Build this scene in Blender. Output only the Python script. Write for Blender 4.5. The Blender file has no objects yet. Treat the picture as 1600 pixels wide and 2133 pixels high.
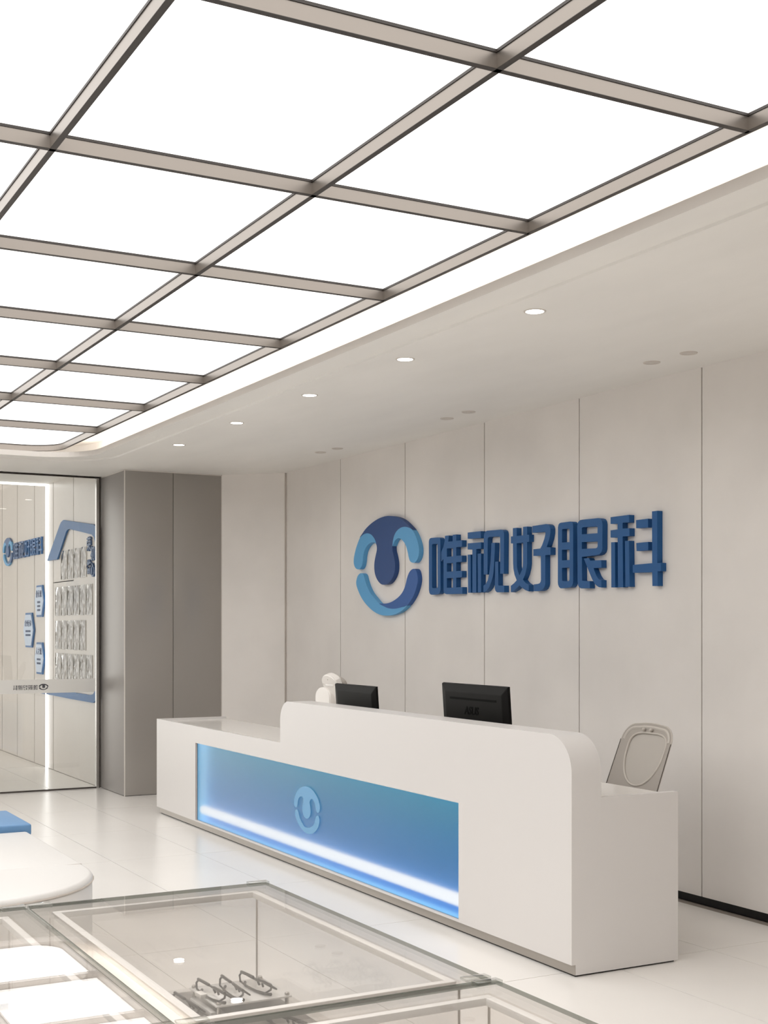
import bpy, bmesh, math, random
from mathutils import Matrix, Vector

random.seed(7)
scene = bpy.context.scene
COL = scene.collection
PI = math.pi

# ------------------------------------------------------------------ camera
cam_data = bpy.data.cameras.new('camera')
cam = bpy.data.objects.new('camera', cam_data)
COL.objects.link(cam)
cam.location = (0.0, 0.0, 1.57)
cam.rotation_euler = (PI / 2, 0.0, math.radians(-28.5725))
cam_data.sensor_fit = 'HORIZONTAL'
cam_data.sensor_width = 36.0
cam_data.lens = 36.0 * 2704.25 / 1600.0
cam_data.shift_x = 0.0
cam_data.shift_y = (1308.13 - 1066.5) / 1600.0
cam_data.clip_start = 0.05
scene.camera = cam

# ------------------------------------------------------------------ world, exposure
world = bpy.data.worlds.new('world')
scene.world = world
world.use_nodes = True
bg = world.node_tree.nodes['Background']
bg.inputs[0].default_value = (1.0, 0.965, 0.93, 1)
bg.inputs[1].default_value = 2.0
vs = scene.view_settings
vs.view_transform = 'Standard'
vs.look = 'None'
vs.gamma = 1.0
vs.use_curve_mapping = False
vs.exposure = 0.28
scene.cycles.max_bounces = 14
scene.cycles.diffuse_bounces = 8
scene.cycles.glossy_bounces = 6
scene.cycles.transmission_bounces = 8
scene.cycles.transparent_max_bounces = 32
scene.cycles.caustics_reflective = False
scene.cycles.caustics_refractive = False
scene.cycles.use_denoising = True

PANEL_GLOW = 1.95        # the back-lit ceiling panels
COVE_GLOW = 11.0         # LED strip hidden in the ceiling trough
STRIP_GLOW = 3.2        # LED lines in the entrance
DOWN_W = 6.0           # each lit downlight, watts


# ------------------------------------------------------------------ materials
def lin(c):
    out = []
    for v in c:
        v = v / 255.0
        out.append(v / 12.92 if v <= 0.04045 else ((v + 0.055) / 1.055) ** 2.4)
    return (out[0], out[1], out[2], 1.0)


def pbr(name, rgb, rough=0.5, metal=0.0, mottle=0.0, scale=3.0, bump=0.0, bump_scale=40.0, spec=0.5, emit=None, emit_s=0.0, stretch=None):
    m = bpy.data.materials.new(name)
    m.use_nodes = True
    nt = m.node_tree
    b = nt.nodes['Principled BSDF']
    b.inputs['Base Color'].default_value = lin(rgb)
    b.inputs['Roughness'].default_value = rough
    b.inputs['Metallic'].default_value = metal
    b.inputs['Specular IOR Level'].default_value = spec
    if emit:
        b.inputs['Emission Color'].default_value = lin(emit)
        b.inputs['Emission Strength'].default_value = emit_s
    tc = nt.nodes.new('ShaderNodeTexCoord')
    mp = nt.nodes.new('ShaderNodeMapping')
    nt.links.new(tc.outputs['Object'], mp.inputs['Vector'])
    if stretch:
        mp.inputs['Scale'].default_value = stretch
    if mottle > 0:
        nz = nt.nodes.new('ShaderNodeTexNoise')
        nz.inputs['Scale'].default_value = scale
        nz.inputs['Detail'].default_value = 5
        nt.links.new(mp.outputs[0], nz.inputs['Vector'])
        rp = nt.nodes.new('ShaderNodeMapRange')
        rp.inputs['From Min'].default_value = 0.3
        rp.inputs['From Max'].default_value = 0.7
        rp.inputs['To Min'].default_value = 1.0 - mottle
        rp.inputs['To Max'].default_value = 1.0 + mottle
        nt.links.new(nz.outputs['Fac'], rp.inputs['Value'])
        mx = nt.nodes.new('ShaderNodeVectorMath')
        mx.operation = 'SCALE'
        mx.inputs[0].default_value = lin(rgb)[:3]
        nt.links.new(rp.outputs[0], mx.inputs['Scale'])
        nt.links.new(mx.outputs[0], b.inputs['Base Color'])
    if bump > 0:
        nz2 = nt.nodes.new('ShaderNodeTexNoise')
        nz2.inputs['Scale'].default_value = bump_scale
        nz2.inputs['Detail'].default_value = 3
        nt.links.new(mp.outputs[0], nz2.inputs['Vector'])
        bp = nt.nodes.new('ShaderNodeBump')
        bp.inputs['Strength'].default_value = bump
        bp.inputs['Distance'].default_value = 0.01
        nt.links.new(nz2.outputs['Fac'], bp.inputs['Height'])
        nt.links.new(bp.outputs[0], b.inputs['Normal'])
    return m


def glow(name, rgb, strength):
    m = bpy.data.materials.new(name)
    m.use_nodes = True
    nt = m.node_tree
    nt.nodes.clear()
    e = nt.nodes.new('ShaderNodeEmission')
    e.inputs[0].default_value = lin(rgb)
    e.inputs[1].default_value = strength
    o = nt.nodes.new('ShaderNodeOutputMaterial')
    nt.links.new(e.outputs[0], o.inputs[0])
    return m


def sheet_glass(name, tint, ior=1.5, rough=0.0, wave=0.0, wave_scale=8.0, gloss=1.0, body=0.0, body_rgb=(235, 235, 232), through=0.0):
    """clear sheet: lets light straight through with a Fresnel mirror on top; body adds a milky film"""
    m = bpy.data.materials.new(name)
    m.use_nodes = True
    nt = m.node_tree
    nt.nodes.clear()
    o = nt.nodes.new('ShaderNodeOutputMaterial')
    tr = nt.nodes.new('ShaderNodeBsdfTransparent')
    tr.inputs[0].default_value = lin(tint)
    gl = nt.nodes.new('ShaderNodeBsdfGlossy')
    gl.inputs['Color'].default_value = (gloss, gloss, gloss, 1)
    gl.inputs['Roughness'].default_value = rough
    # Schlick reflectance, the same from both sides of the sheet
    ge = nt.nodes.new('ShaderNodeNewGeometry')
    dt = nt.nodes.new('ShaderNodeVectorMath')
    dt.operation = 'DOT_PRODUCT'
    nt.links.new(ge.outputs['Normal'], dt.inputs[0])
    nt.links.new(ge.outputs['Incoming'], dt.inputs[1])

    def op(kind, x, y=None):
        n = nt.nodes.new('ShaderNodeMath')
        n.operation = kind
        n.use_clamp = kind == 'SUBTRACT'
        for i_, v_ in enumerate((x, y)):
            if v_ is None:
                continue
            if isinstance(v_, (int, float)):
                n.inputs[i_].default_value = v_
            else:
                nt.links.new(v_, n.inputs[i_])
        return n.outputs[0]

    f0 = ((ior - 1) / (ior + 1)) ** 2
    fac = op('ADD', op('MULTIPLY', op('POWER', op('SUBTRACT', 1.0, op('ABSOLUTE', dt.outputs['Value'])), 5.0), 1.0 - f0), f0)
    mix = nt.nodes.new('ShaderNodeMixShader')
    nt.links.new(fac, mix.inputs[0])
    under = tr.outputs[0]
    if body > 0:
        df = nt.nodes.new('ShaderNodeBsdfDiffuse')
        df.inputs[0].default_value = lin(body_rgb)
        if through:
            tl = nt.nodes.new('ShaderNodeBsdfTranslucent')
            tl.inputs[0].default_value = lin(body_rgb)
            ad = nt.nodes.new('ShaderNodeMixShader')
            ad.inputs[0].default_value = through
            nt.links.new(df.outputs[0], ad.inputs[1])
            nt.links.new(tl.outputs[0], ad.inputs[2])
            df = ad
        m2 = nt.nodes.new('ShaderNodeMixShader')
        m2.inputs[0].default_value = body
        nt.links.new(tr.outputs[0], m2.inputs[1])
        nt.links.new(df.outputs[0], m2.inputs[2])
        under = m2.outputs[0]
    nt.links.new(under, mix.inputs[1])
    nt.links.new(gl.outputs[0], mix.inputs[2])
    if wave > 0:
        tc = nt.nodes.new('ShaderNodeTexCoord')
        nz = nt.nodes.new('ShaderNodeTexNoise')
        nz.inputs['Scale'].default_value = wave_scale
        nt.links.new(tc.outputs['Object'], nz.inputs['Vector'])
        bp = nt.nodes.new('ShaderNodeBump')
        bp.inputs['Strength'].default_value = wave
        bp.inputs['Distance'].default_value = 0.05
        nt.links.new(nz.outputs['Fac'], bp.inputs['Height'])
        nt.links.new(bp.outputs[0], gl.inputs['Normal'])
        nt.links.new(bp.outputs[0], dt.inputs[0])
    nt.links.new(mix.outputs[0], o.inputs[0])
    return m


M = {}
M['plaster'] = pbr('warm grey plaster', (235, 231, 227), 0.75, mottle=0.045, scale=1.6, bump=0.05, bump_scale=14)
M['ceiling'] = pbr('painted ceiling', (238, 236, 232), 0.6, mottle=0.03, scale=1.3, bump=0.05, bump_scale=5, stretch=(2.2, 0.7, 1))
M['ceiling_white'] = pbr('white cove paint', (240, 237, 233), 0.7)
M['hidden_wall'] = pbr('muted grey wall', (132, 128, 123), 0.7)
M['joint'] = pbr('dark joint', (16, 14, 12), 0.8)
M['black'] = pbr('black skirting', (10, 9, 9), 0.5)
M['laminate'] = pbr('satin grey laminate', (166, 162, 157), 0.28, metal=0.35)
M['laminate_side'] = pbr('satin grey laminate side', (160, 156, 153), 0.42, metal=0.2)
M['entrance'] = pbr('pale entrance panel', (214, 208, 202), 0.35, mottle=0.02, scale=2)
M['lip'] = pbr('ceiling paint with shade tone', (205, 200, 194), 0.6, mottle=0.02)  # same paint as the ceiling, with the fascia's shade put into the colour
M['seam_grey'] = pbr('grey panel seam', (98, 92, 86), 0.7)
M['edge_trim'] = pbr('pale edge trim', (216, 211, 205), 0.4)
M['tile'] = pbr('polished cream tile', (236, 233, 229), 0.24, mottle=0.018, scale=1.8, spec=0.5)
M['grout'] = pbr('tile grout', (138, 130, 122), 0.8)
M['desk'] = pbr('white solid surface', (217, 214, 212), 0.34)
M['desk_top'] = pbr('polished white counter', (228, 225, 221), 0.16)
M['steel'] = pbr('brushed steel', (176, 170, 163), 0.38, metal=0.7, mottle=0.05, scale=30, stretch=(1, 0.02, 1))
M['chrome'] = pbr('bright channel', (205, 202, 198), 0.2, metal=0.9)
M['bronze'] = pbr('bronze anodised bar', (140, 133, 126), 0.36, metal=0.75)
M['bar_trim'] = pbr('dark bar edge', (52, 46, 42), 0.5)
M['panel'] = glow('lit ceiling panel', (255, 252, 249), PANEL_GLOW)
M['cove'] = glow('cove light strip', (255, 248, 240), COVE_GLOW)
M['strip'] = glow('entrance light line', (255, 253, 250), STRIP_GLOW)
M['lamp'] = glow('downlight lens', (255, 251, 245), 9.0)
M['lamp_off'] = pbr('unlit lens', (214, 208, 200), 0.4)
M['lamp_ring'] = pbr('downlight ring', (208, 201, 193), 0.4)
M['lamp_cup'] = pbr('downlight cup', (205, 199, 192), 0.4)
M['navy'] = pbr('navy lacquer', (34, 90, 148), 0.5, spec=0.3)
M['navy_body'] = pbr('deep blue lacquer', (50, 80, 134), 0.5, spec=0.3)
M['navy_mid'] = pbr('mid blue lacquer', (58, 98, 164), 0.5, spec=0.3)
M['sky'] = pbr('light blue lacquer', (98, 168, 218), 0.5, spec=0.3)
M['flat_blue'] = pbr('flat blue acrylic', (44, 112, 176), 0.45, spec=0.25)
M['flat_slate'] = pbr('flat slate blue acrylic', (72, 108, 156), 0.45, spec=0.25)
M['plaque'] = pbr('pale blue plaque', (190, 212, 240), 0.35)
M['ink'] = pbr('dark blue print', (60, 84, 130), 0.5)
M['grey_ink'] = pbr('grey print', (74, 74, 80), 0.5)
M['monitor'] = pbr('black plastic', (9, 8, 7), 0.5, spec=0.18, bump=0.05, bump_scale=300)
M['monitor_dark'] = pbr('black mark', (3, 3, 3), 0.6, spec=0.1)
M['screen'] = pbr('dark screen', (12, 12, 13), 0.15)
M['device'] = pbr('white device shell', (236, 232, 227), 0.35)
M['device_grey'] = pbr('grey device shell', (178, 172, 165), 0.4)
M['leather'] = pbr('white leather', (212, 210, 207), 0.42, bump=0.06, bump_scale=60)
M['blue_leather'] = pbr('blue leather', (96, 138, 180), 0.45, bump=0.06, bump_scale=60)
M['seam'] = pbr('leather seam', (186, 178, 170), 0.7)
M['blue_seam'] = pbr('blue leather seam', (60, 92, 130), 0.6)
M['chair_frame'] = pbr('grey chair plastic', (196, 190, 182), 0.5)
M['chair_dark'] = pbr('dark chair edge', (70, 64, 60), 0.6)
M['chair_seat'] = pbr('grey seat fabric', (160, 155, 149), 0.9)
M['case_body'] = pbr('white case body', (238, 236, 233), 0.35)
M['case_base'] = pbr('grey case floor', (216, 213, 209), 0.25)
M['case_mat'] = pbr('grey display mat', (108, 103, 98), 0.4)
M['case_bar'] = pbr('white edge profile', (250, 249, 247), 0.4)
M['glass'] = sheet_glass('case glass', (254, 253, 252))
M['glass_top'] = sheet_glass('case top glass', (254, 253, 252), ior=1.5)
M['glass_under'] = sheet_glass('case glass underside', (254, 253, 252), ior=1.06)
M['glass_edge'] = sheet_glass('glass edge', (176, 182, 176), body=0.45, body_rgb=(146, 150, 144))
M['pane'] = sheet_glass('entrance pane', (250, 251, 250))
M['acrylic'] = sheet_glass('clear acrylic', (250, 250, 249), body=0.75, body_rgb=(250, 249, 247))
M['clear'] = sheet_glass('clear acrylic block', (238, 239, 237))
M['pocket'] = sheet_glass('acrylic pocket', (188, 185, 181), ior=1.7, rough=0.08, wave=0.9, wave_scale=7.0)
M['pocket_edge'] = pbr('pocket edge', (222, 219, 214), 0.3)
M['frost'] = sheet_glass('frosted film', (235, 235, 233), rough=0.4, body=0.86, body_rgb=(252, 251, 249), through=0.5)
M['spectacle'] = pbr('dark frame acetate', (44, 37, 33), 0.4, spec=0.3)
M['lens'] = sheet_glass('demo lens', (240, 240, 238))
M['tag'] = pbr('white paper tag', (240, 238, 234), 0.6)


def mesh_material():
    """perforated chair mesh: fine holes let the wall show through"""
    m = bpy.data.materials.new('chair mesh')
    m.use_nodes = True
    nt = m.node_tree
    b = nt.nodes['Principled BSDF']
    b.inputs['Base Color'].default_value = lin((196, 190, 182))
    b.inputs['Roughness'].default_value = 0.8
    b.inputs['Alpha'].default_value = 0.62
    return m


M['mesh'] = mesh_material()
M['mesh_dense'] = mesh_material()
M['mesh_dense'].node_tree.nodes['Principled BSDF'].inputs['Base Color'].default_value = lin((180, 173, 165))
M['mesh_dense'].node_tree.nodes['Principled BSDF'].inputs['Alpha'].default_value = 0.85


def light_box_material():
    """back-lit printed panel: teal at the top running to blue at the bottom"""
    m = bpy.data.materials.new('back-lit blue print')
    m.use_nodes = True
    nt = m.node_tree
    b = nt.nodes['Principled BSDF']
    tc = nt.nodes.new('ShaderNodeTexCoord')
    sp = nt.nodes.new('ShaderNodeSeparateXYZ')
    nt.links.new(tc.outputs['Generated'], sp.inputs[0])
    cr = nt.nodes.new('ShaderNodeValToRGB')
    e = cr.color_ramp.elements
    e[0].position = 0.0
    e[0].color = lin((44, 118, 196))
    e[1].position = 1.0
    e[1].color = lin((54, 148, 170))
    k = e.new(0.55)
    k.color = lin((40, 132, 188))
    nt.links.new(sp.outputs[2], cr.inputs[0])
    nt.links.new(cr.outputs[0], b.inputs['Base Color'])
    nt.links.new(cr.outputs[0], b.inputs['Emission Color'])
    b.inputs['Emission Strength'].default_value = 0.54
    b.inputs['Roughness'].default_value = 0.6
    return m


M['light_box'] = light_box_material()
M['led_tube'] = glow('white tube light', (236, 241, 246), 0.95)


def satin_front():
    m = bpy.data.materials.new('satin acrylic front')
    m.use_nodes = True
    b = m.node_tree.nodes['Principled BSDF']
    b.inputs['Base Color'].default_value = (1, 1, 1, 1)
    b.inputs['Transmission Weight'].default_value = 1.0
    b.inputs['Roughness'].default_value = 0.34
    b.inputs['IOR'].default_value = 1.18
    b.inputs['Specular IOR Level'].default_value = 0.3
    return m


M['satin_pane'] = satin_front()
M['light_box_side'] = pbr('light box side', (130, 192, 230), 0.5, emit=(130, 195, 225), emit_s=0.6)  # added emission stands for tube light falling on the box walls
M['light_box_mark'] = pbr('frosted mark', (104, 152, 190), 0.6, emit=(130, 180, 216), emit_s=0.14)


# ------------------------------------------------------------------ mesh helpers
def link(name, me, mat, parent=None):
    o = bpy.data.objects.new(name, me)
    COL.objects.link(o)
    if mat is not None and not me.materials:
        me.materials.append(mat)
    if parent is not None:
        o.parent = parent
    return o


def from_bm(name, bm, mat, parent=None, smooth=False):
    me = bpy.data.meshes.new(name)
    bmesh.ops.recalc_face_normals(bm, faces=bm.faces)
    bm.to_mesh(me)
    bm.free()
    if smooth:
        for p in me.polygons:
            p.use_smooth = True
        try:
            me.set_sharp_from_angle(angle=math.radians(38))
        except AttributeError:
            pass
    return link(name, me, mat, parent)


def add_box(bm, x0, x1, y0, y1, z0, z1, bevel=0.0, seg=2):
    r = bmesh.ops.create_cube(bm, size=1.0)
    vs_ = r['verts']
    for v in vs_:
        v.co = Vector((x0 + (v.co.x + .5) * (x1 - x0), y0 + (v.co.y + .5) * (y1 - y0), z0 + (v.co.z + .5) * (z1 - z0)))
    if bevel > 0:
        es = list({e for v in vs_ for e in v.link_edges})
        bmesh.ops.bevel(bm, geom=es, offset=bevel, segments=seg, affect='EDGES', profile=0.5)
    return vs_


def box(name, x0, x1, y0, y1, z0, z1, mat, parent=None, bevel=0.0, seg=2):
    bm = bmesh.new()
    add_box(bm, x0, x1, y0, y1, z0, z1, bevel, seg)
    return from_bm(name, bm, mat, parent, smooth=bevel > 0)


def add_tube(bm, pts, r, n=8, closed=False):
    pts = [Vector(p) for p in pts]
    m = len(pts)
    rings = []
    prev = None
    for i, p in enumerate(pts):
        if closed:
            d = pts[(i + 1) % m] - pts[i - 1]
        else:
            d = pts[min(i + 1, m - 1)] - pts[max(i - 1, 0)]
        d.normalize()
        if prev is None:
            up = Vector((0, 0, 1)) if abs(d.z) < 0.9 else Vector((1, 0, 0))
            a = d.cross(up).normalized()
        else:
            a = (prev - d * prev.dot(d)).normalized()
        prev = a
        b = d.cross(a).normalized()
        rr = r[i] if isinstance(r, (list, tuple)) else r
        rings.append([bm.verts.new(p + (a * math.cos(2 * PI * k / n) + b * math.sin(2 * PI * k / n)) * rr) for k in range(n)])
    for i in range(m if closed else m - 1):
        A, B = rings[i], rings[(i + 1) % m]
        for k in range(n):
            bm.faces.new((A[k], A[(k + 1) % n], B[(k + 1) % n], B[k]))
    if not closed:
        bm.faces.new(rings[0])
        bm.faces.new(rings[-1])


def tube(name, pts, r, mat, parent=None, n=8, closed=False):
    bm = bmesh.new()
    add_tube(bm, pts, r, n, closed)
    return from_bm(name, bm, mat, parent, smooth=True)


def lathe(name, prof, mat, parent=None, n=24, center=(0, 0, 0)):
    bm = bmesh.new()
    rings = []
    for r, z in prof:
        rings.append([bm.verts.new((center[0] + r * math.cos(2 * PI * k / n), center[1] + r * math.sin(2 * PI * k / n), center[2] + z)) for k in range(n)])
    for A, B in zip(rings, rings[1:]):
        for k in range(n):
            bm.faces.new((A[k], A[(k + 1) % n], B[(k + 1) % n], B[k]))
    bm.faces.new(rings[0])
    bm.faces.new(rings[-1])
    bmesh.ops.remove_doubles(bm, verts=bm.verts, dist=1e-6)
    return from_bm(name, bm, mat, parent, smooth=True)


def outline_mesh(name, loops, depth, mtx=None):
    """solid plate from flat closed outlines (holes nest), depth centred on the outline plane"""
    cu = bpy.data.curves.new('outline', 'CURVE')
    cu.dimensions = '2D'
    cu.fill_mode = 'BOTH'
    cu.extrude = depth / 2
    for pts in loops:
        s = cu.splines.new('POLY')
        s.points.add(len(pts) - 1)
        for p, q in zip(s.points, pts):
            p.co = (q[0], q[1], 0, 1)
        s.use_cyclic_u = True
    o = bpy.data.objects.new('outline', cu)
    COL.objects.link(o)
    dg = bpy.context.evaluated_depsgraph_get()
    me = bpy.data.meshes.new_from_object(o.evaluated_get(dg))
    bpy.data.objects.remove(o)
    bpy.data.curves.remove(cu)
    me.materials.clear()
    if mtx is not None:
        me.transform(mtx)
    bm = bmesh.new()
    bm.from_mesh(me)
    bmesh.ops.remove_doubles(bm, verts=bm.verts, dist=1e-6)
    bmesh.ops.recalc_face_normals(bm, faces=bm.faces)
    bm.to_mesh(me)
    bm.free()
    for p in me.polygons:
        p.use_smooth = True
    me.set_sharp_from_angle(angle=math.radians(28))
    me.name = name
    return me


def plate(name, loops, depth, mat, parent=None, mtx=None):
    return link(name, outline_mesh(name, loops, depth, mtx), mat, parent)


def text_mesh(name, body, size, depth, mtx, mat, parent=None, shear=0.0, align='CENTER', bold=0.0):
    cu = bpy.data.curves.new('text', 'FONT')
    cu.body = body
    cu.size = size
    cu.extrude = depth / 2
    cu.shear = shear
    cu.offset = bold
    cu.align_x = align
    cu.align_y = 'CENTER'
    cu.resolution_u = 3
    o = bpy.data.objects.new('text', cu)
    COL.objects.link(o)
    dg = bpy.context.evaluated_depsgraph_get()
    me = bpy.data.meshes.new_from_object(o.evaluated_get(dg))
    bpy.data.objects.remove(o)
    bpy.data.curves.remove(cu)
    me.materials.clear()
    me.transform(mtx)
    for p in me.polygons:
        p.use_smooth = False
    me.name = name
    return link(name, me, mat, parent)


def frame(origin, ex, ey):
    ex, ey = Vector(ex), Vector(ey)
    ez = ex.cross(ey)
    m = Matrix.Identity(4)
    for i in range(3):
        m[i][0], m[i][1], m[i][2], m[i][3] = ex[i], ey[i], ez[i], origin[i]
    return m


def thing(name, label, cat, loc=(0, 0, 0), rotz=0.0, group=None):
    o = bpy.data.objects.new(name, None)
    COL.objects.link(o)
    o.empty_display_size = 0.1
    o.location = loc
    o.rotation_euler = (0, 0, rotz)
    return tag(o, label, cat, group)


def tag(o, label, cat, group=None):
    o['label'] = label
    o['category'] = cat
    if group:
        o['group'] = group
    return o


def structure(o):
    o['kind'] = 'structure'
    return o


def copy_tree(o, parent=None):
    c = o.copy()
    COL.objects.link(c)
    if parent is not None:
        c.parent = parent
    for ch in list(o.children):
        copy_tree(ch, c)
    return c


def arc(cx, cy, r, a0, a1, n):
    return [(cx + r * math.cos(math.radians(a0 + (a1 - a0) * i / n)), cy + r * math.sin(math.radians(a0 + (a1 - a0) * i / n))) for i in range(n + 1)]


def round_rect(x0, x1, y0, y1, r, n=10):
    return (arc(x1 - r, y0 + r, r, -90, 0, n) + arc(x1 - r, y1 - r, r, 0, 90, n) + arc(x0 + r, y1 - r, r, 90, 180, n) + arc(x0 + r, y0 + r, r, 180, 270, n))


def loft(bm, rings):
    R = [[bm.verts.new((p[0], p[1], z)) for p in pts] for pts, z in rings]
    for A, B in zip(R, R[1:]):
        m = len(A)
        for k in range(m):
            bm.faces.new((A[k], A[(k + 1) % m], B[(k + 1) % m], B[k]))
    return R

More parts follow.
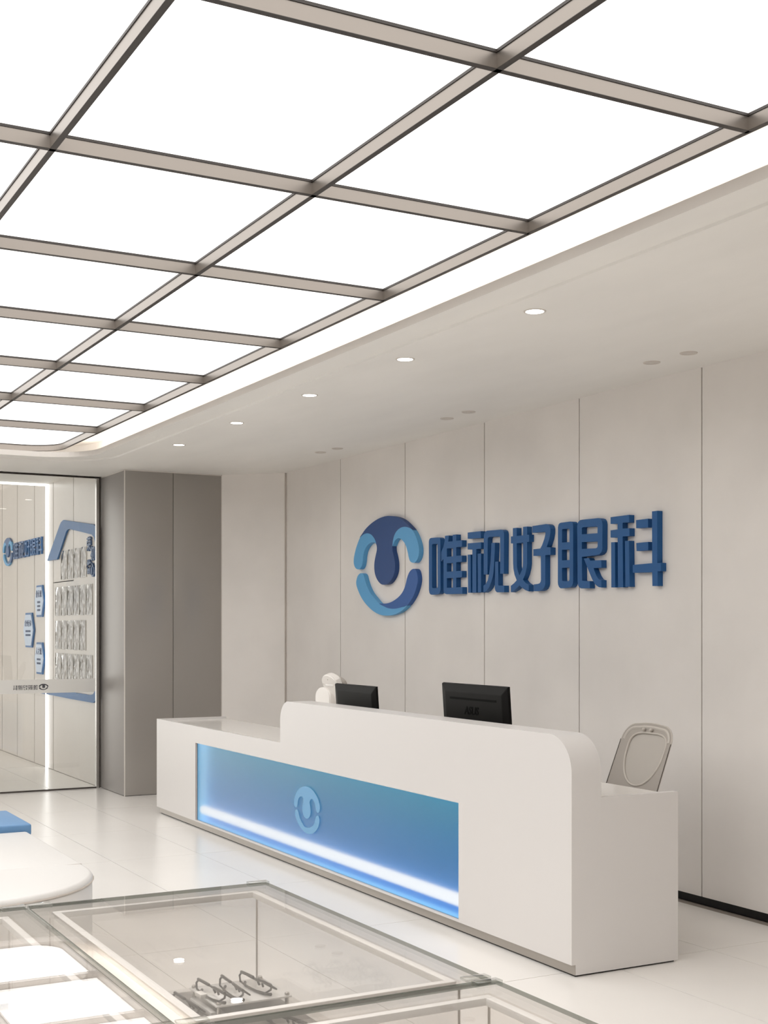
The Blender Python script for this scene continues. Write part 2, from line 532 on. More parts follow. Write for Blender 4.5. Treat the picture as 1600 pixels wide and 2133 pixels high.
# outlines of the sign, metres on the wall (u to the right, v up from the sign's left middle)
LETTER_OUTLINES = {
 '唯': [[(1.2516,0.1623),(1.2569,0.1781),(1.2674,0.1855),(1.2831,0.1893),(1.3843,0.1876),(1.4049,0.1845),(1.4177,0.1764),(1.4233,0.1655),(1.4263,-0.2013),(1.4228,-0.217),(1.4125,-0.2339),(1.3946,-0.2428),(1.291,-0.2457),(1.2726,-0.2413),(1.2595,-0.2289),(1.2532,-0.2074)],[(1.2988,0.1302),(1.3024,0.138),(1.3144,0.1413),(1.3714,0.1399),(1.3802,0.1363),(1.3828,0.1282),(1.3853,-0.1843),(1.3817,-0.1935),(1.3714,-0.1972),(1.3092,-0.1955),(1.3014,-0.1913),(1.2998,-0.1832)],[(1.4913,0.1929),(1.5465,0.192),(1.5375,0.1469),(1.5988,0.1459),(1.6012,0.1933),(1.6505,0.1933),(1.6505,0.1468),(1.7308,0.1459),(1.7308,0.0984),(1.6505,0.0972),(1.6505,0.0351),(1.7308,0.033),(1.7308,-0.0132),(1.6505,-0.014),(1.6505,-0.0781),(1.7308,-0.0799),(1.7308,-0.1261),(1.6505,-0.1285),(1.6505,-0.199),(1.7371,-0.1993),(1.7371,-0.2493),(1.5115,-0.246),(1.4888,-0.241),(1.4736,-0.2314),(1.4686,-0.2182),(1.4686,0.0196),(1.4355,0.0014),(1.4345,0.0726),(1.466,0.1104),(1.4837,0.1514)],[(1.5175,0.0958),(1.6037,0.0945),(1.6037,0.0327),(1.5175,0.0338)],[(1.5175,-0.0154),(1.6037,-0.0153),(1.6037,-0.0789),(1.5175,-0.0776)],[(1.5175,-0.1273),(1.6037,-0.1274),(1.6037,-0.1995),(1.5175,-0.1985)]],
 '视': [[(1.8094,0.1969),(1.9859,0.1956),(1.9859,0.1455),(1.8094,0.1511)],[(1.8094,0.118),(1.9882,0.1153),(1.9882,0.0702),(1.9257,0.0692),(1.9257,-0.2439),(1.8728,-0.2439),(1.8728,0.07),(1.8094,0.0729)],[(1.8094,0.0352),(1.8492,0.0345),(1.852,-0.2434),(1.8151,-0.243)],[(1.9443,0.0356),(1.9891,0.0351),(1.9891,-0.2442),(1.9466,-0.2437)],[(2.024,0.1544),(2.0295,0.174),(2.0432,0.1868),(2.0659,0.1933),(2.2444,0.1896),(2.2663,0.1838),(2.2793,0.1727),(2.2846,0.1553),(2.2815,-0.1209),(2.2347,-0.1199),(2.2347,0.1291),(2.2312,0.1391),(2.2202,0.1435),(2.1021,0.1471),(2.0841,0.1444),(2.0759,0.135),(2.0727,-0.1182),(2.0227,-0.1177)],[(2.1237,0.1037),(2.1684,0.1023),(2.1671,0.0519),(2.1604,-0.0265),(2.1515,-0.1051),(2.1425,-0.1368),(2.1246,-0.1708),(2.0954,-0.2096),(2.0591,-0.2347),(2.0204,-0.2462),(2.0194,-0.1975),(2.0478,-0.1871),(2.075,-0.1618),(2.0954,-0.1129),(2.1111,-0.0293),(2.1201,0.0445)],[(2.1715,-0.032),(2.2114,-0.0325),(2.2105,-0.1956),(2.2158,-0.2019),(2.2859,-0.2039),(2.2859,-0.2501),(2.1959,-0.2487),(2.1782,-0.2401),(2.1693,-0.2264),(2.1671,-0.2115)]],
 '好': [[(2.3923,0.1896),(2.4391,0.1889),(2.4391,0.1335),(2.5157,0.1322),(2.5157,0.1901),(2.564,0.1893),(2.564,0.1323),(2.5873,0.1326),(2.5873,0.0857),(2.564,0.0834),(2.564,-0.0621),(2.5576,-0.0936),(2.5427,-0.1322),(2.5148,-0.1705),(2.5448,-0.1935),(2.5831,-0.2081),(2.5831,-0.2521),(2.5405,-0.2412),(2.5019,-0.2242),(2.4739,-0.2086),(2.4239,-0.2357),(2.3689,-0.2525),(2.3676,-0.2081),(2.4063,-0.1918),(2.4391,-0.1717),(2.4129,-0.1324),(2.3998,-0.0922),(2.3954,-0.0547),(2.3932,0.0834),(2.3689,0.0855),(2.3689,0.1334),(2.3923,0.1332)],[(2.4391,0.082),(2.5157,0.0838),(2.5157,-0.0477),(2.5127,-0.0795),(2.5019,-0.1037),(2.4726,-0.1395),(2.45,-0.1041),(2.4413,-0.0741)],[(2.6252,0.188),(2.7823,0.1903),(2.8026,0.187),(2.8208,0.1757),(2.8309,0.1571),(2.8309,0.1286),(2.8208,0.0911),(2.7905,0.038),(2.8341,0.032),(2.8341,-0.0156),(2.7742,-0.0162),(2.7742,-0.2029),(2.7693,-0.2195),(2.7538,-0.2383),(2.7333,-0.2474),(2.7085,-0.252),(2.642,-0.2523),(2.642,-0.2062),(2.692,-0.2041),(2.7106,-0.1998),(2.7209,-0.1905),(2.725,-0.1774),(2.723,-0.0161),(2.6378,-0.0143),(2.637,0.0306),(2.7168,0.0312),(2.7374,0.0529),(2.7619,0.0923),(2.7762,0.1249),(2.7742,0.137),(2.7619,0.1402),(2.6252,0.143)]],
 '眼': [[(2.9152,0.159),(2.9205,0.1757),(2.9315,0.1846),(2.9477,0.1876),(3.05,0.1882),(3.0658,0.1847),(3.0757,0.1744),(3.0801,0.155),(3.0797,-0.1941),(3.0765,-0.2132),(3.0678,-0.2273),(3.05,-0.2376),(2.9436,-0.2407),(2.9274,-0.2318),(2.9172,-0.2169),(2.9139,-0.201)],[(2.9599,0.139),(2.9619,0.1437),(2.9679,0.1452),(3.0321,0.1438),(3.0389,0.1415),(3.0401,0.1361),(3.0401,0.0557),(2.959,0.0579)],[(2.959,0.0095),(3.0401,0.0088),(3.0401,-0.0596),(2.959,-0.059)],[(2.959,-0.1084),(3.0401,-0.1076),(3.0401,-0.1881),(3.0361,-0.194),(3.0281,-0.1961),(2.972,-0.195),(2.9639,-0.1924),(2.9611,-0.1855)],[(3.1217,0.1521),(3.1256,0.1685),(3.1365,0.182),(3.156,0.1901),(3.1792,0.1907),(3.3387,0.1888),(3.361,0.1825),(3.3759,0.1682),(3.3814,0.1458),(3.3796,-0.0069),(3.3714,-0.0262),(3.3517,-0.0384),(3.3237,-0.0436),(3.1715,-0.0467),(3.1734,-0.1948),(3.1792,-0.2002),(3.252,-0.2032),(3.2539,-0.249),(3.1637,-0.2471),(3.1443,-0.2402),(3.1326,-0.2268),(3.1268,-0.2076)],[(3.1715,0.1356),(3.1753,0.1408),(3.185,0.1425),(3.3237,0.137),(3.3305,0.1349),(3.3323,0.1294),(3.3312,0.0946),(3.1707,0.0978)],[(3.1707,0.0481),(3.3331,0.0433),(3.3331,0.0142),(3.3282,0.0051),(3.3162,0.0011),(3.1707,0.0042)],[(3.1908,-0.0583),(3.2425,-0.056),(3.2577,-0.0743),(3.3703,-0.076),(3.3714,-0.1236),(3.2899,-0.1237),(3.305,-0.1477),(3.32,-0.1716),(3.3405,-0.1921),(3.3536,-0.1983),(3.3714,-0.2012),(3.3714,-0.2476),(3.3461,-0.2445),(3.3275,-0.237),(3.3012,-0.22),(3.2748,-0.1887),(3.233,-0.1238)]],
 '科': [[(3.461,0.1851),(3.6388,0.1861),(3.6388,0.1402),(3.5777,0.1415),(3.5777,0.1069),(3.6428,0.1051),(3.6428,0.0579),(3.5777,0.0581),(3.5816,-0.252),(3.5338,-0.2507),(3.5298,0.056),(3.461,0.0589),(3.461,0.104),(3.5289,0.1051),(3.5289,0.1409),(3.461,0.1431)],[(3.4659,0.0296),(3.5036,0.0289),(3.5056,-0.2499),(3.4683,-0.2497)],[(3.5995,0.0302),(3.6388,0.0296),(3.6447,-0.25),(3.6034,-0.2501)],[(3.7042,0.1493),(3.8137,0.15),(3.8144,0.0979),(3.705,0.1004)],[(3.7057,0.0114),(3.8156,0.0118),(3.8156,-0.0382),(3.7088,-0.0371)],[(3.8493,0.1905),(3.8958,0.1905),(3.8958,-0.1172),(3.9289,-0.1175),(3.9289,-0.1663),(3.8987,-0.1664),(3.8987,-0.2522),(3.8531,-0.2516),(3.8512,-0.1695),(3.674,-0.1666),(3.6728,-0.1187),(3.8512,-0.116)]],
}
EMBLEM_OUTLINES = {
 'body': [(0.1034,0.265),(0.1099,0.2713),(0.1291,0.2834),(0.1507,0.2963),(0.1709,0.3087),(0.1934,0.3219),(0.219,0.3349),(0.2484,0.3474),(0.2809,0.3597),(0.3153,0.371),(0.352,0.3814),(0.3905,0.3909),(0.4289,0.3985),(0.4673,0.4041),(0.5055,0.4079),(0.5404,0.4101),(0.5699,0.4108),(0.5963,0.4101),(0.6226,0.4083),(0.6502,0.4056),(0.6775,0.402),(0.7038,0.3978),(0.7283,0.3931),(0.7517,0.3879),(0.7751,0.3816),(0.7983,0.3746),(0.8214,0.3667),(0.8454,0.357),(0.8711,0.3451),(0.8977,0.3315),(0.9236,0.3172),(0.9525,0.3002),(0.9807,0.2826),(0.9965,0.2718),(0.9931,0.2725),(0.9773,0.2799),(0.9581,0.2872),(0.9374,0.2926),(0.9132,0.298),(0.889,0.3017),(0.8655,0.3032),(0.8419,0.3029),(0.8191,0.3009),(0.7973,0.2967),(0.7764,0.2908),(0.7573,0.2834),(0.7405,0.2749),(0.7257,0.265),(0.7128,0.2538),(0.702,0.2411),(0.6931,0.2271),(0.6859,0.212),(0.68,0.1951),(0.6757,0.1771),(0.6733,0.1604),(0.6727,0.1463),(0.674,0.1334),(0.6769,0.121),(0.6817,0.1095),(0.6882,0.0984),(0.6949,0.0853),(0.7019,0.0685),(0.7092,0.0498),(0.7146,0.0322),(0.7171,0.0168),(0.7178,0.0025),(0.7172,-0.0113),(0.7159,-0.0244),(0.7134,-0.037),(0.7083,-0.05),(0.7003,-0.0641),(0.6899,-0.0785),(0.6769,-0.0924),(0.6609,-0.1061),(0.6423,-0.1192),(0.6226,-0.13),(0.6024,-0.1375),(0.5811,-0.1427),(0.5587,-0.1456),(0.5346,-0.1467),(0.5092,-0.1457),(0.4849,-0.1412),(0.4616,-0.1323),(0.4393,-0.1199),(0.4195,-0.1059),(0.4026,-0.0903),(0.3883,-0.0731),(0.3771,-0.0554),(0.3695,-0.0374),(0.3651,-0.019),(0.3629,-0.0012),(0.3625,0.0155),(0.3643,0.0317),(0.3676,0.0478),(0.3727,0.0639),(0.3795,0.08),(0.3865,0.096),(0.3944,0.1126),(0.4027,0.1292),(0.4082,0.1439),(0.4093,0.1561),(0.4077,0.1664),(0.4054,0.1753),(0.4029,0.182),(0.3997,0.1873),(0.3959,0.1936),(0.3921,0.2021),(0.3877,0.2116),(0.3818,0.2212),(0.3741,0.2307),(0.3648,0.2403),(0.3534,0.2497),(0.3396,0.2595),(0.3238,0.2691),(0.3057,0.2774),(0.2848,0.284),(0.2616,0.2891),(0.2384,0.292),(0.2157,0.2921),(0.1929,0.2898),(0.1703,0.2859),(0.1437,0.2782),(0.1172,0.2687)],
 'left': [(0.3959,0.1936),(0.3935,0.2003),(0.3884,0.2107),(0.3818,0.2212),(0.3741,0.2307),(0.3648,0.2403),(0.3534,0.2497),(0.3396,0.2595),(0.3238,0.2691),(0.3057,0.2774),(0.2848,0.284),(0.2616,0.2891),(0.2384,0.292),(0.2154,0.2921),(0.1923,0.2899),(0.1703,0.2859),(0.1492,0.2806),(0.1292,0.2735),(0.1113,0.2646),(0.0967,0.2534),(0.0842,0.2404),(0.0717,0.2258),(0.0581,0.2094),(0.0444,0.1915),(0.0318,0.173),(0.0204,0.1534),(0.01,0.1331),(0.0018,0.1148),(-0.0036,0.0995),(-0.0068,0.0862),(-0.0083,0.0738),(-0.0085,0.0622),(-0.007,0.0516),(-0.0033,0.0413),(0.0029,0.031),(0.0113,0.0211),(0.0218,0.0127),(0.0354,0.0058),(0.0511,0.0003),(0.0667,-0.0029),(0.0822,-0.0034),(0.0976,-0.0016),(0.1113,0.0022),(0.1228,0.0083),(0.1327,0.0165),(0.1409,0.026),(0.1471,0.0367),(0.1516,0.0488),(0.1556,0.0618),(0.1587,0.0761),(0.1612,0.0915),(0.1654,0.1068),(0.1716,0.1218),(0.1793,0.1367),(0.1898,0.1509),(0.2039,0.1648),(0.2206,0.178),(0.2384,0.189),(0.257,0.1974),(0.2766,0.2038),(0.2961,0.2083),(0.3162,0.2112),(0.3361,0.2123),(0.3534,0.2117),(0.3671,0.2086),(0.3781,0.2037),(0.3865,0.1995),(0.3923,0.1959),(0.3954,0.1929)],
 'right': [(0.6733,0.1604),(0.6744,0.1726),(0.6793,0.1928),(0.6859,0.212),(0.6931,0.2271),(0.702,0.2411),(0.7128,0.2538),(0.7257,0.265),(0.7405,0.2749),(0.7573,0.2834),(0.7764,0.2908),(0.7973,0.2967),(0.8191,0.3009),(0.8419,0.3029),(0.8655,0.3032),(0.889,0.3017),(0.9129,0.2983),(0.9367,0.2933),(0.9581,0.2872),(0.9754,0.2806),(0.9902,0.273),(1.0051,0.2628),(1.021,0.2492),(1.0368,0.2331),(1.0517,0.2154),(1.0659,0.1957),(1.0791,0.1744),(1.0895,0.1542),(1.0964,0.1361),(1.1004,0.119),(1.1021,0.1031),(1.1015,0.0882),(1.0985,0.0743),(1.0937,0.0615),(1.0871,0.0494),(1.0785,0.0384),(1.0685,0.029),(1.0571,0.0213),(1.0443,0.0153),(1.0305,0.0117),(1.015,0.011),(0.9984,0.0127),(0.9837,0.0159),(0.972,0.0205),(0.9622,0.0267),(0.9538,0.0343),(0.9471,0.0431),(0.9418,0.0533),(0.9366,0.0649),(0.9313,0.0782),(0.926,0.0929),(0.9193,0.1084),(0.9107,0.1254),(0.9006,0.1432),(0.889,0.1592),(0.8752,0.1726),(0.8598,0.1842),(0.8454,0.1939),(0.8334,0.2012),(0.8224,0.2065),(0.8104,0.211),(0.7963,0.2155),(0.7813,0.2192),(0.7662,0.2201),(0.7507,0.2174),(0.7353,0.212),(0.7217,0.2055),(0.7112,0.1979),(0.7028,0.1892),(0.6949,0.181),(0.686,0.1712),(0.6777,0.1618)],
 'low_light': [(0.0468,-0.0846),(0.0522,-0.075),(0.0586,-0.0659),(0.0667,-0.0578),(0.0772,-0.0509),(0.0893,-0.045),(0.1014,-0.0408),(0.1128,-0.0382),(0.1241,-0.0373),(0.136,-0.0384),(0.1492,-0.0415),(0.163,-0.0466),(0.1752,-0.0548),(0.1839,-0.067),(0.1909,-0.0822),(0.1996,-0.0988),(0.2107,-0.1164),(0.2235,-0.1353),(0.2384,-0.1542),(0.2555,-0.1731),(0.2748,-0.1919),(0.2961,-0.2098),(0.3202,-0.2261),(0.3463,-0.2414),(0.3723,-0.2562),(0.3975,-0.2714),(0.4226,-0.2861),(0.4476,-0.2986),(0.4721,-0.3077),(0.4965,-0.3145),(0.5219,-0.321),(0.5482,-0.328),(0.5754,-0.3346),(0.6045,-0.3398),(0.6364,-0.3431),(0.6702,-0.345),(0.7038,-0.3454),(0.7362,-0.3442),(0.7685,-0.3416),(0.8016,-0.3381),(0.8416,-0.3319),(0.8823,-0.3249),(0.9064,-0.3224),(0.9038,-0.3278),(0.8848,-0.3376),(0.8629,-0.3475),(0.8422,-0.3561),(0.8185,-0.3646),(0.7927,-0.3725),(0.7646,-0.3795),(0.7343,-0.3859),(0.7038,-0.3911),(0.6745,-0.3949),(0.6451,-0.3976),(0.6136,-0.399),(0.5781,-0.3994),(0.5404,-0.3985),(0.5034,-0.3959),(0.4687,-0.3915),(0.4348,-0.3853),(0.4007,-0.3771),(0.366,-0.3669),(0.3312,-0.3545),(0.2961,-0.3401),(0.2598,-0.3231),(0.2233,-0.304),(0.1898,-0.2843),(0.1609,-0.2648),(0.1351,-0.2448),(0.1113,-0.2237),(0.0884,-0.1998),(0.0677,-0.1749),(0.0518,-0.1536),(0.0426,-0.1385),(0.0383,-0.1272),(0.0368,-0.1164),(0.0379,-0.1053),(0.0418,-0.0947)],
 'low_dark': [(0.4494,-0.3),(0.4677,-0.2991),(0.504,-0.3008),(0.5404,-0.3014),(0.5708,-0.3002),(0.6013,-0.2981),(0.6317,-0.2942),(0.6622,-0.2883),(0.6925,-0.2807),(0.7217,-0.2719),(0.7501,-0.2618),(0.7774,-0.2506),(0.8016,-0.2389),(0.8218,-0.2271),(0.839,-0.2148),(0.8542,-0.2015),(0.8676,-0.1867),(0.879,-0.171),(0.889,-0.1553),(0.8969,-0.1397),(0.9033,-0.1241),(0.9107,-0.109),(0.9198,-0.0941),(0.9299,-0.0797),(0.9409,-0.0674),(0.953,-0.0574),(0.966,-0.0494),(0.9795,-0.0433),(0.9937,-0.039),(1.0084,-0.0366),(1.0221,-0.0365),(1.0345,-0.0388),(1.0459,-0.0433),(1.0559,-0.0505),(1.0645,-0.0615),(1.0717,-0.0752),(1.0769,-0.0893),(1.0805,-0.1026),(1.0822,-0.1164),(1.0812,-0.1315),(1.0768,-0.1485),(1.0696,-0.1669),(1.0601,-0.1856),(1.0482,-0.205),(1.034,-0.2248),(1.0178,-0.2437),(0.9989,-0.2617),(0.978,-0.2787),(0.9581,-0.2934),(0.9422,-0.3051),(0.9272,-0.3145),(0.9064,-0.3224),(0.8752,-0.3289),(0.838,-0.334),(0.8016,-0.3381),(0.7685,-0.3416),(0.7362,-0.3442),(0.7038,-0.3454),(0.6702,-0.345),(0.6364,-0.3431),(0.6045,-0.3398),(0.5753,-0.3346),(0.5481,-0.3279),(0.5219,-0.321),(0.491,-0.3133),(0.4611,-0.3054)],
}
BLUE_FRAME = [(-1.054,2.321),(-0.516,2.678),(-0.456,2.71),(-0.357,2.727),(0.229,2.661),(0.79,2.599),(0.866,2.572),(0.899,2.537),(0.916,2.413),(0.916,1.608),(0.913,0.946),(0.899,0.889),(0.857,0.853),(0.773,0.825),(-0.049,0.824),(-0.843,0.828),(-1.449,0.826),(-0.864,0.854),(-0.049,0.897),(0.637,0.896),(0.773,0.911),(0.824,0.942),(0.849,0.991),(0.852,1.609),(0.849,2.179),(0.841,2.417),(0.799,2.472),(0.722,2.503),(0.319,2.558),(-0.125,2.615),(-0.202,2.61),(-0.25,2.588),(-0.617,2.318)]

# ================================================================== STRUCTURE
XW = 5.11           # face of the sign wall
ZC = 3.05           # lowered ceiling

# floor with separate tiles
floor = structure(box('floor', -4.1, 5.3, -2.8, 19.2, -0.12, -0.004, M['grout']))
tile_me = {}
for i in range(-1, 14):
    x1 = 4.43 - 0.62 * i
    x0 = x1 - 0.62
    x1 = min(x1, XW + 0.02)
    if x1 - x0 < 0.05:
        continue
    for j in range(-6, 12):
        y0 = 4.80 + 1.25 * j
        y1 = y0 + 1.25
        w, d = round(x1 - x0, 3), 1.25
        if (w, d) not in tile_me:
            bm = bmesh.new()
            add_box(bm, 0.0016, w - 0.0016, 0.0016, d - 0.0016, -0.010, 0.0)
            me = bpy.data.meshes.new('floor_tile')
            bm.to_mesh(me)
            bm.free()
            me.materials.append(M['tile'])
            tile_me[(w, d)] = me
        t = bpy.data.objects.new('floor_tile', tile_me[(w, d)])
        COL.objects.link(t)
        t.parent = floor
        t.location = (x0, y0, random.uniform(-0.0006, 0.0))

# sign wall (right): dark backing with separate plaster panels
wall_right = structure(box('wall_right', XW + 0.02, XW + 0.16, -2.8, 11.75, 0, 3.4, M['joint']))
seams = [-2.8, -1.21, -0.07, 1.06, 2.20, 3.34, 4.475, 5.61, 6.75, 7.87, 9.03, 10.18, 11.285]
for a, b in zip(seams, seams[1:]):
    box('panel', XW, XW + 0.02, a + 0.005, b - 0.005, 0.045, 3.06, M['plaster'], wall_right)
box('return_strip', XW + 0.004, XW + 0.02, 11.284, 11.45, 0.0, 3.06, M['plaster'], wall_right)
baseboard = structure(box('baseboard_right', XW + 0.004, XW + 0.02, -2.8, 11.28, 0, 0.045, M['black']))

# angled corner wall
cw = frame((4.63, 11.78, 0), (0.7071, -0.7071, 0), (0, 0, 1))
me = bpy.data.meshes.new('wall_corner')
bm = bmesh.new()
add_box(bm, 0.0, 0.645, 0.0, 3.4, -0.06, 0.0)
bmesh.ops.transform(bm, matrix=cw, verts=bm.verts)
wall_corner = structure(from_bm('wall_corner', bm, M['plaster']))

# grey laminated column between the desk and the entrance glass
wall_far = structure(box('wall_far', 3.675, 5.25, 11.795, 12.56, 0, 3.4, M['joint']))
box('panel', 3.668, 4.134, 11.78, 11.795, 0.004, 3.04, M['laminate'], wall_far, bevel=0.002)
box('panel', 4.139, 4.622, 11.78, 11.795, 0.004, 3.04, M['laminate'], wall_far, bevel=0.002)
box('seam_strip', 4.130, 4.145, 11.787, 11.796, 0.004, 3.04, M['seam_grey'], wall_far)
box('panel', 3.66, 3.675, 11.788, 12.537, 0.004, 3.04, M['laminate_side'], wall_far, bevel=0.002)
box('edge_trim', 3.660, 3.668, 11.779, 11.788, 0.0, 3.045, M['edge_trim'], wall_far)
box('edge_trim', 4.622, 4.63, 11.779, 11.795, 0.0, 3.045, M['edge_trim'], wall_far)
box('edge_trim', 3.668, 4.622, 11.779, 11.79, 3.04, 3.049, M['edge_trim'], wall_far)
box('edge_trim', 3.659, 3.67, 11.788, 12.528, 3.04, 3.049, M['edge_trim'], wall_far)

# hidden sides of the room
wall_left = structure(box('wall_left', -4.15, -4.0, -2.8, 19.2, 0, 4.2, M['hidden_wall']))
wall_near = structure(box('wall_near', -4.0, 5.25, -2.95, -2.8, 0, 3.4, M['hidden_wall']))
wall_partition = structure(box('wall_front', -4.0, 0.2, 12.5, 12.62, 0, 3.4, M['hidden_wall']))

# lowered ceiling with the recessed coffer
OX0, OX1, OY0, OY1, RAD = -2.92, 3.180, 0.47, 11.38, 0.46


def ring(d, n=14):
    return round_rect(OX0 - d, OX1 + d, OY0 - d, OY1 + d, RAD + d, n)


bm = bmesh.new()
inner = [bm.verts.new((p[0], p[1], ZC)) for p in ring(0.175)]
outer = [bm.verts.new(p) for p in ((-4.1, -2.8, ZC), (5.2, -2.8, ZC), (5.2, 12.56, ZC), (-4.1, 12.56, ZC))]
ed = []
for L in (inner, outer):
    for k in range(len(L)):
        ed.append(bm.edges.new((L[k], L[(k + 1) % len(L)])))
bmesh.ops.triangle_fill(bm, use_beauty=True, edges=ed)
ceiling = structure(from_bm('ceiling', bm, M['ceiling']))
bm = bmesh.new()
loft(bm, [(ring(0.175), ZC), (ring(0.172), ZC + 0.012), (ring(0.0), ZC + 0.014)])
from_bm('coffer_lip', bm, M['ceiling'], ceiling)
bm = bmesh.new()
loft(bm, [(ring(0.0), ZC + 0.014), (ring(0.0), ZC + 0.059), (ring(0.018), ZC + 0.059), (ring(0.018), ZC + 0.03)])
from_bm('shaded_fascia', bm, M['lip'], ceiling)
bm = bmesh.new()
trough = lambda d: round_rect(OX0 - 0.12 + d, OX1 + 0.11 - d, OY0 - 0.12 + d, OY1 + 0.55 - d, 0.60 - d * 0.5, 14)
loft(bm, [(ring(0.018), ZC + 0.03), (trough(0.0), ZC + 0.03), (trough(0.0), ZC + 0.172), (trough(0.34), ZC + 0.172)])
from_bm('light_trough', bm, M['ceiling_white'], ceiling)
bm = bmesh.new()
loft(bm, [(ring(0.028), ZC + 0.032), (ring(0.028), ZC + 0.040), (ring(0.044), ZC + 0.040), (ring(0.044), ZC + 0.032)])
from_bm('cove_light', bm, M['cove'], ceiling)
box('added_light_seal_slab', -4.15, 5.3, -2.95, 12.56, 3.4, 3.5, M['joint'], ceiling)  # unseen slab added to stop world light leaking in above the ceiling

# ------------------------------------------------------------------ back-lit ceiling grid
lum = thing('luminous_ceiling', 'large back-lit white panel ceiling in a grid of thin bronze bars', 'ceiling light', (0, 0, 3.15))
GX = [3.0 - 0.955 * k for k in range(7)]
GY = [3.08 + 1.215 * j for j in range(-2, 7)] + [11.70]
CR = 0.30


def bar(x0, x1, y0, y1):
    o = box('grid_bar', x0, x1, y0, y1, 0.0015, 0.046, M['bronze'], lum)
    bm = bmesh.new()
    add_box(bm, x0 - 0.0005, x1 + 0.0005, y0 - 0.0005, y1 + 0.0005, 0.0, 0.0015)
    dx = 0.003 if x1 - x0 < y1 - y0 else 0.0
    dy = 0.003 - dx
    add_box(bm, x0 - dx, x1 + dx, y0 - dy, y1 + dy, 0.046, 0.055)
    from_bm('bar_edge', bm, M['bar_trim'], o)


for k, x in enumerate(GX):
    bar(x - 0.010, x + 0.010, GY[0], 11.40 if k == 0 else 11.70)
for j, y in enumerate(GY):
    bar(GX[-1], 2.70 if j == len(GY) - 1 else 3.0, y - 0.010, y + 0.010)
# rounded far corner of the frame
ca = arc(3.0 - CR, 11.70 - CR, CR, 0, 90, 14)


def arc_band(name, w, z0, z1, mat, parent):
    bm = bmesh.new()
    A = [(p[0], p[1]) for p in arc(3.0 - CR, 11.70 - CR, CR - w / 2, 0, 90, 14)]
    B = [(p[0], p[1]) for p in arc(3.0 - CR, 11.70 - CR, CR + w / 2, 0, 90, 14)]
    rows = [[bm.verts.new((p[0], p[1], z)) for p in P] for P, z in ((A, z0), (B, z0), (B, z1), (A, z1))]
    for r0, r1 in zip(rows, rows[1:] + rows[:1]):
        for k in range(14):
            bm.faces.new((r0[k], r0[k + 1], r1[k + 1], r1[k]))
    return from_bm(name, bm, mat, parent)


cb = arc_band('grid_bar', 0.020, 0.0015, 0.046, M['bronze'], lum)
arc_band('bar_edge', 0.021, 0.0, 0.0015, M['bar_trim'], cb)
arc_band('bar_edge', 0.026, 0.046, 0.055, M['bar_trim'], cb)
GXs = sorted(GX)
panel_me = {}
for x0, x1 in zip(GXs, GXs[1:]):
    for y0, y1 in zip(GY, GY[1:]):
        if x1 > 2.99 and y1 > 11.6:
            pts = [(x0, y0), (x1, y0)] + ca + [(x0, y1)]
            o = plate('light_panel', [pts], 0.006, M['panel'], lum)
            o.location = (0, 0, 0.0581)
            continue
        key = (round(x1 - x0, 3), round(y1 - y0, 3))
        if key not in panel_me:
            bm = bmesh.new()
            add_box(bm, 0, key[0], 0, key[1], 0.055, 0.061)
            me = bpy.data.meshes.new('light_panel')
            bm.to_mesh(me)
            bm.free()
            me.materials.append(M['panel'])
            panel_me[key] = me
        o = bpy.data.objects.new('light_panel', panel_me[key])
        COL.objects.link(o)
        o.parent = lum
        o.location = (x0, y0, 0)

# ------------------------------------------------------------------ downlights
ordn = ['nearest', 'second nearest', 'middle', 'second farthest', 'farthest']
for k, (x, y) in enumerate([(3.52, 4.99), (3.52, 6.22), (3.53, 7.47), (3.545, 8.73), (3.56, 10.0)]):
    t = thing('downlight', 'lit round recessed downlight, %s of the five in the row above the desk' % ordn[k], 'downlight', (x, y, ZC), 0, 'lit downlights in the ceiling')
    lathe('trim_ring', [(0.044, 0.002), (0.044, -0.003), (0.052, -0.003), (0.054, 0.0), (0.052, 0.003)], M['lamp_ring'], t)
    lathe('lens', [(0.0, -0.0025), (0.042, -0.0025), (0.043, 0.001), (0.0, 0.001)], M['lamp'], t)
    ld = bpy.data.lights.new('downlight_beam', 'SPOT')
    ld.energy = DOWN_W
    ld.spot_size = math.radians(70)
    ld.spot_blend = 0.6
    ld.shadow_soft_size = 0.04
    ld.color = (1.0, 0.97, 0.93)
    lo = bpy.data.objects.new('downlight_beam', ld)
    COL.objects.link(lo)
    lo.parent = t
    lo.location = (0, 0, -0.012)
pair = ['nearest', 'middle', 'farthest']
for k, (x, y) in enumerate([(4.78, 5.35), (4.77, 5.64), (4.76, 7.53), (4.775, 7.84), (4.78, 9.58), (4.76, 9.86)]):
    t = thing('downlight', 'unlit round downlight by the sign wall, %s one of the %s pair' % ('right' if k % 2 == 0 else 'left', pair[k // 2]), 'downlight', (x, y, ZC), 0, 'unlit downlights by the wall')
    lathe('trim_ring', [(0.036, 0.002), (0.036, -0.004), (0.046, -0.004), (0.049, 0.0), (0.046, 0.003)], M['lamp_ring'], t)
    lathe('cup', [(0.036, -0.003), (0.035, -0.0022), (0.030, 0.0), (0.0, 0.0)], M['lamp_cup'], t)
    lathe('lens', [(0.0, -0.0035), (0.012, -0.003), (0.019, -0.001), (0.0, 0.0)], M['lamp_off'], t, n=16)

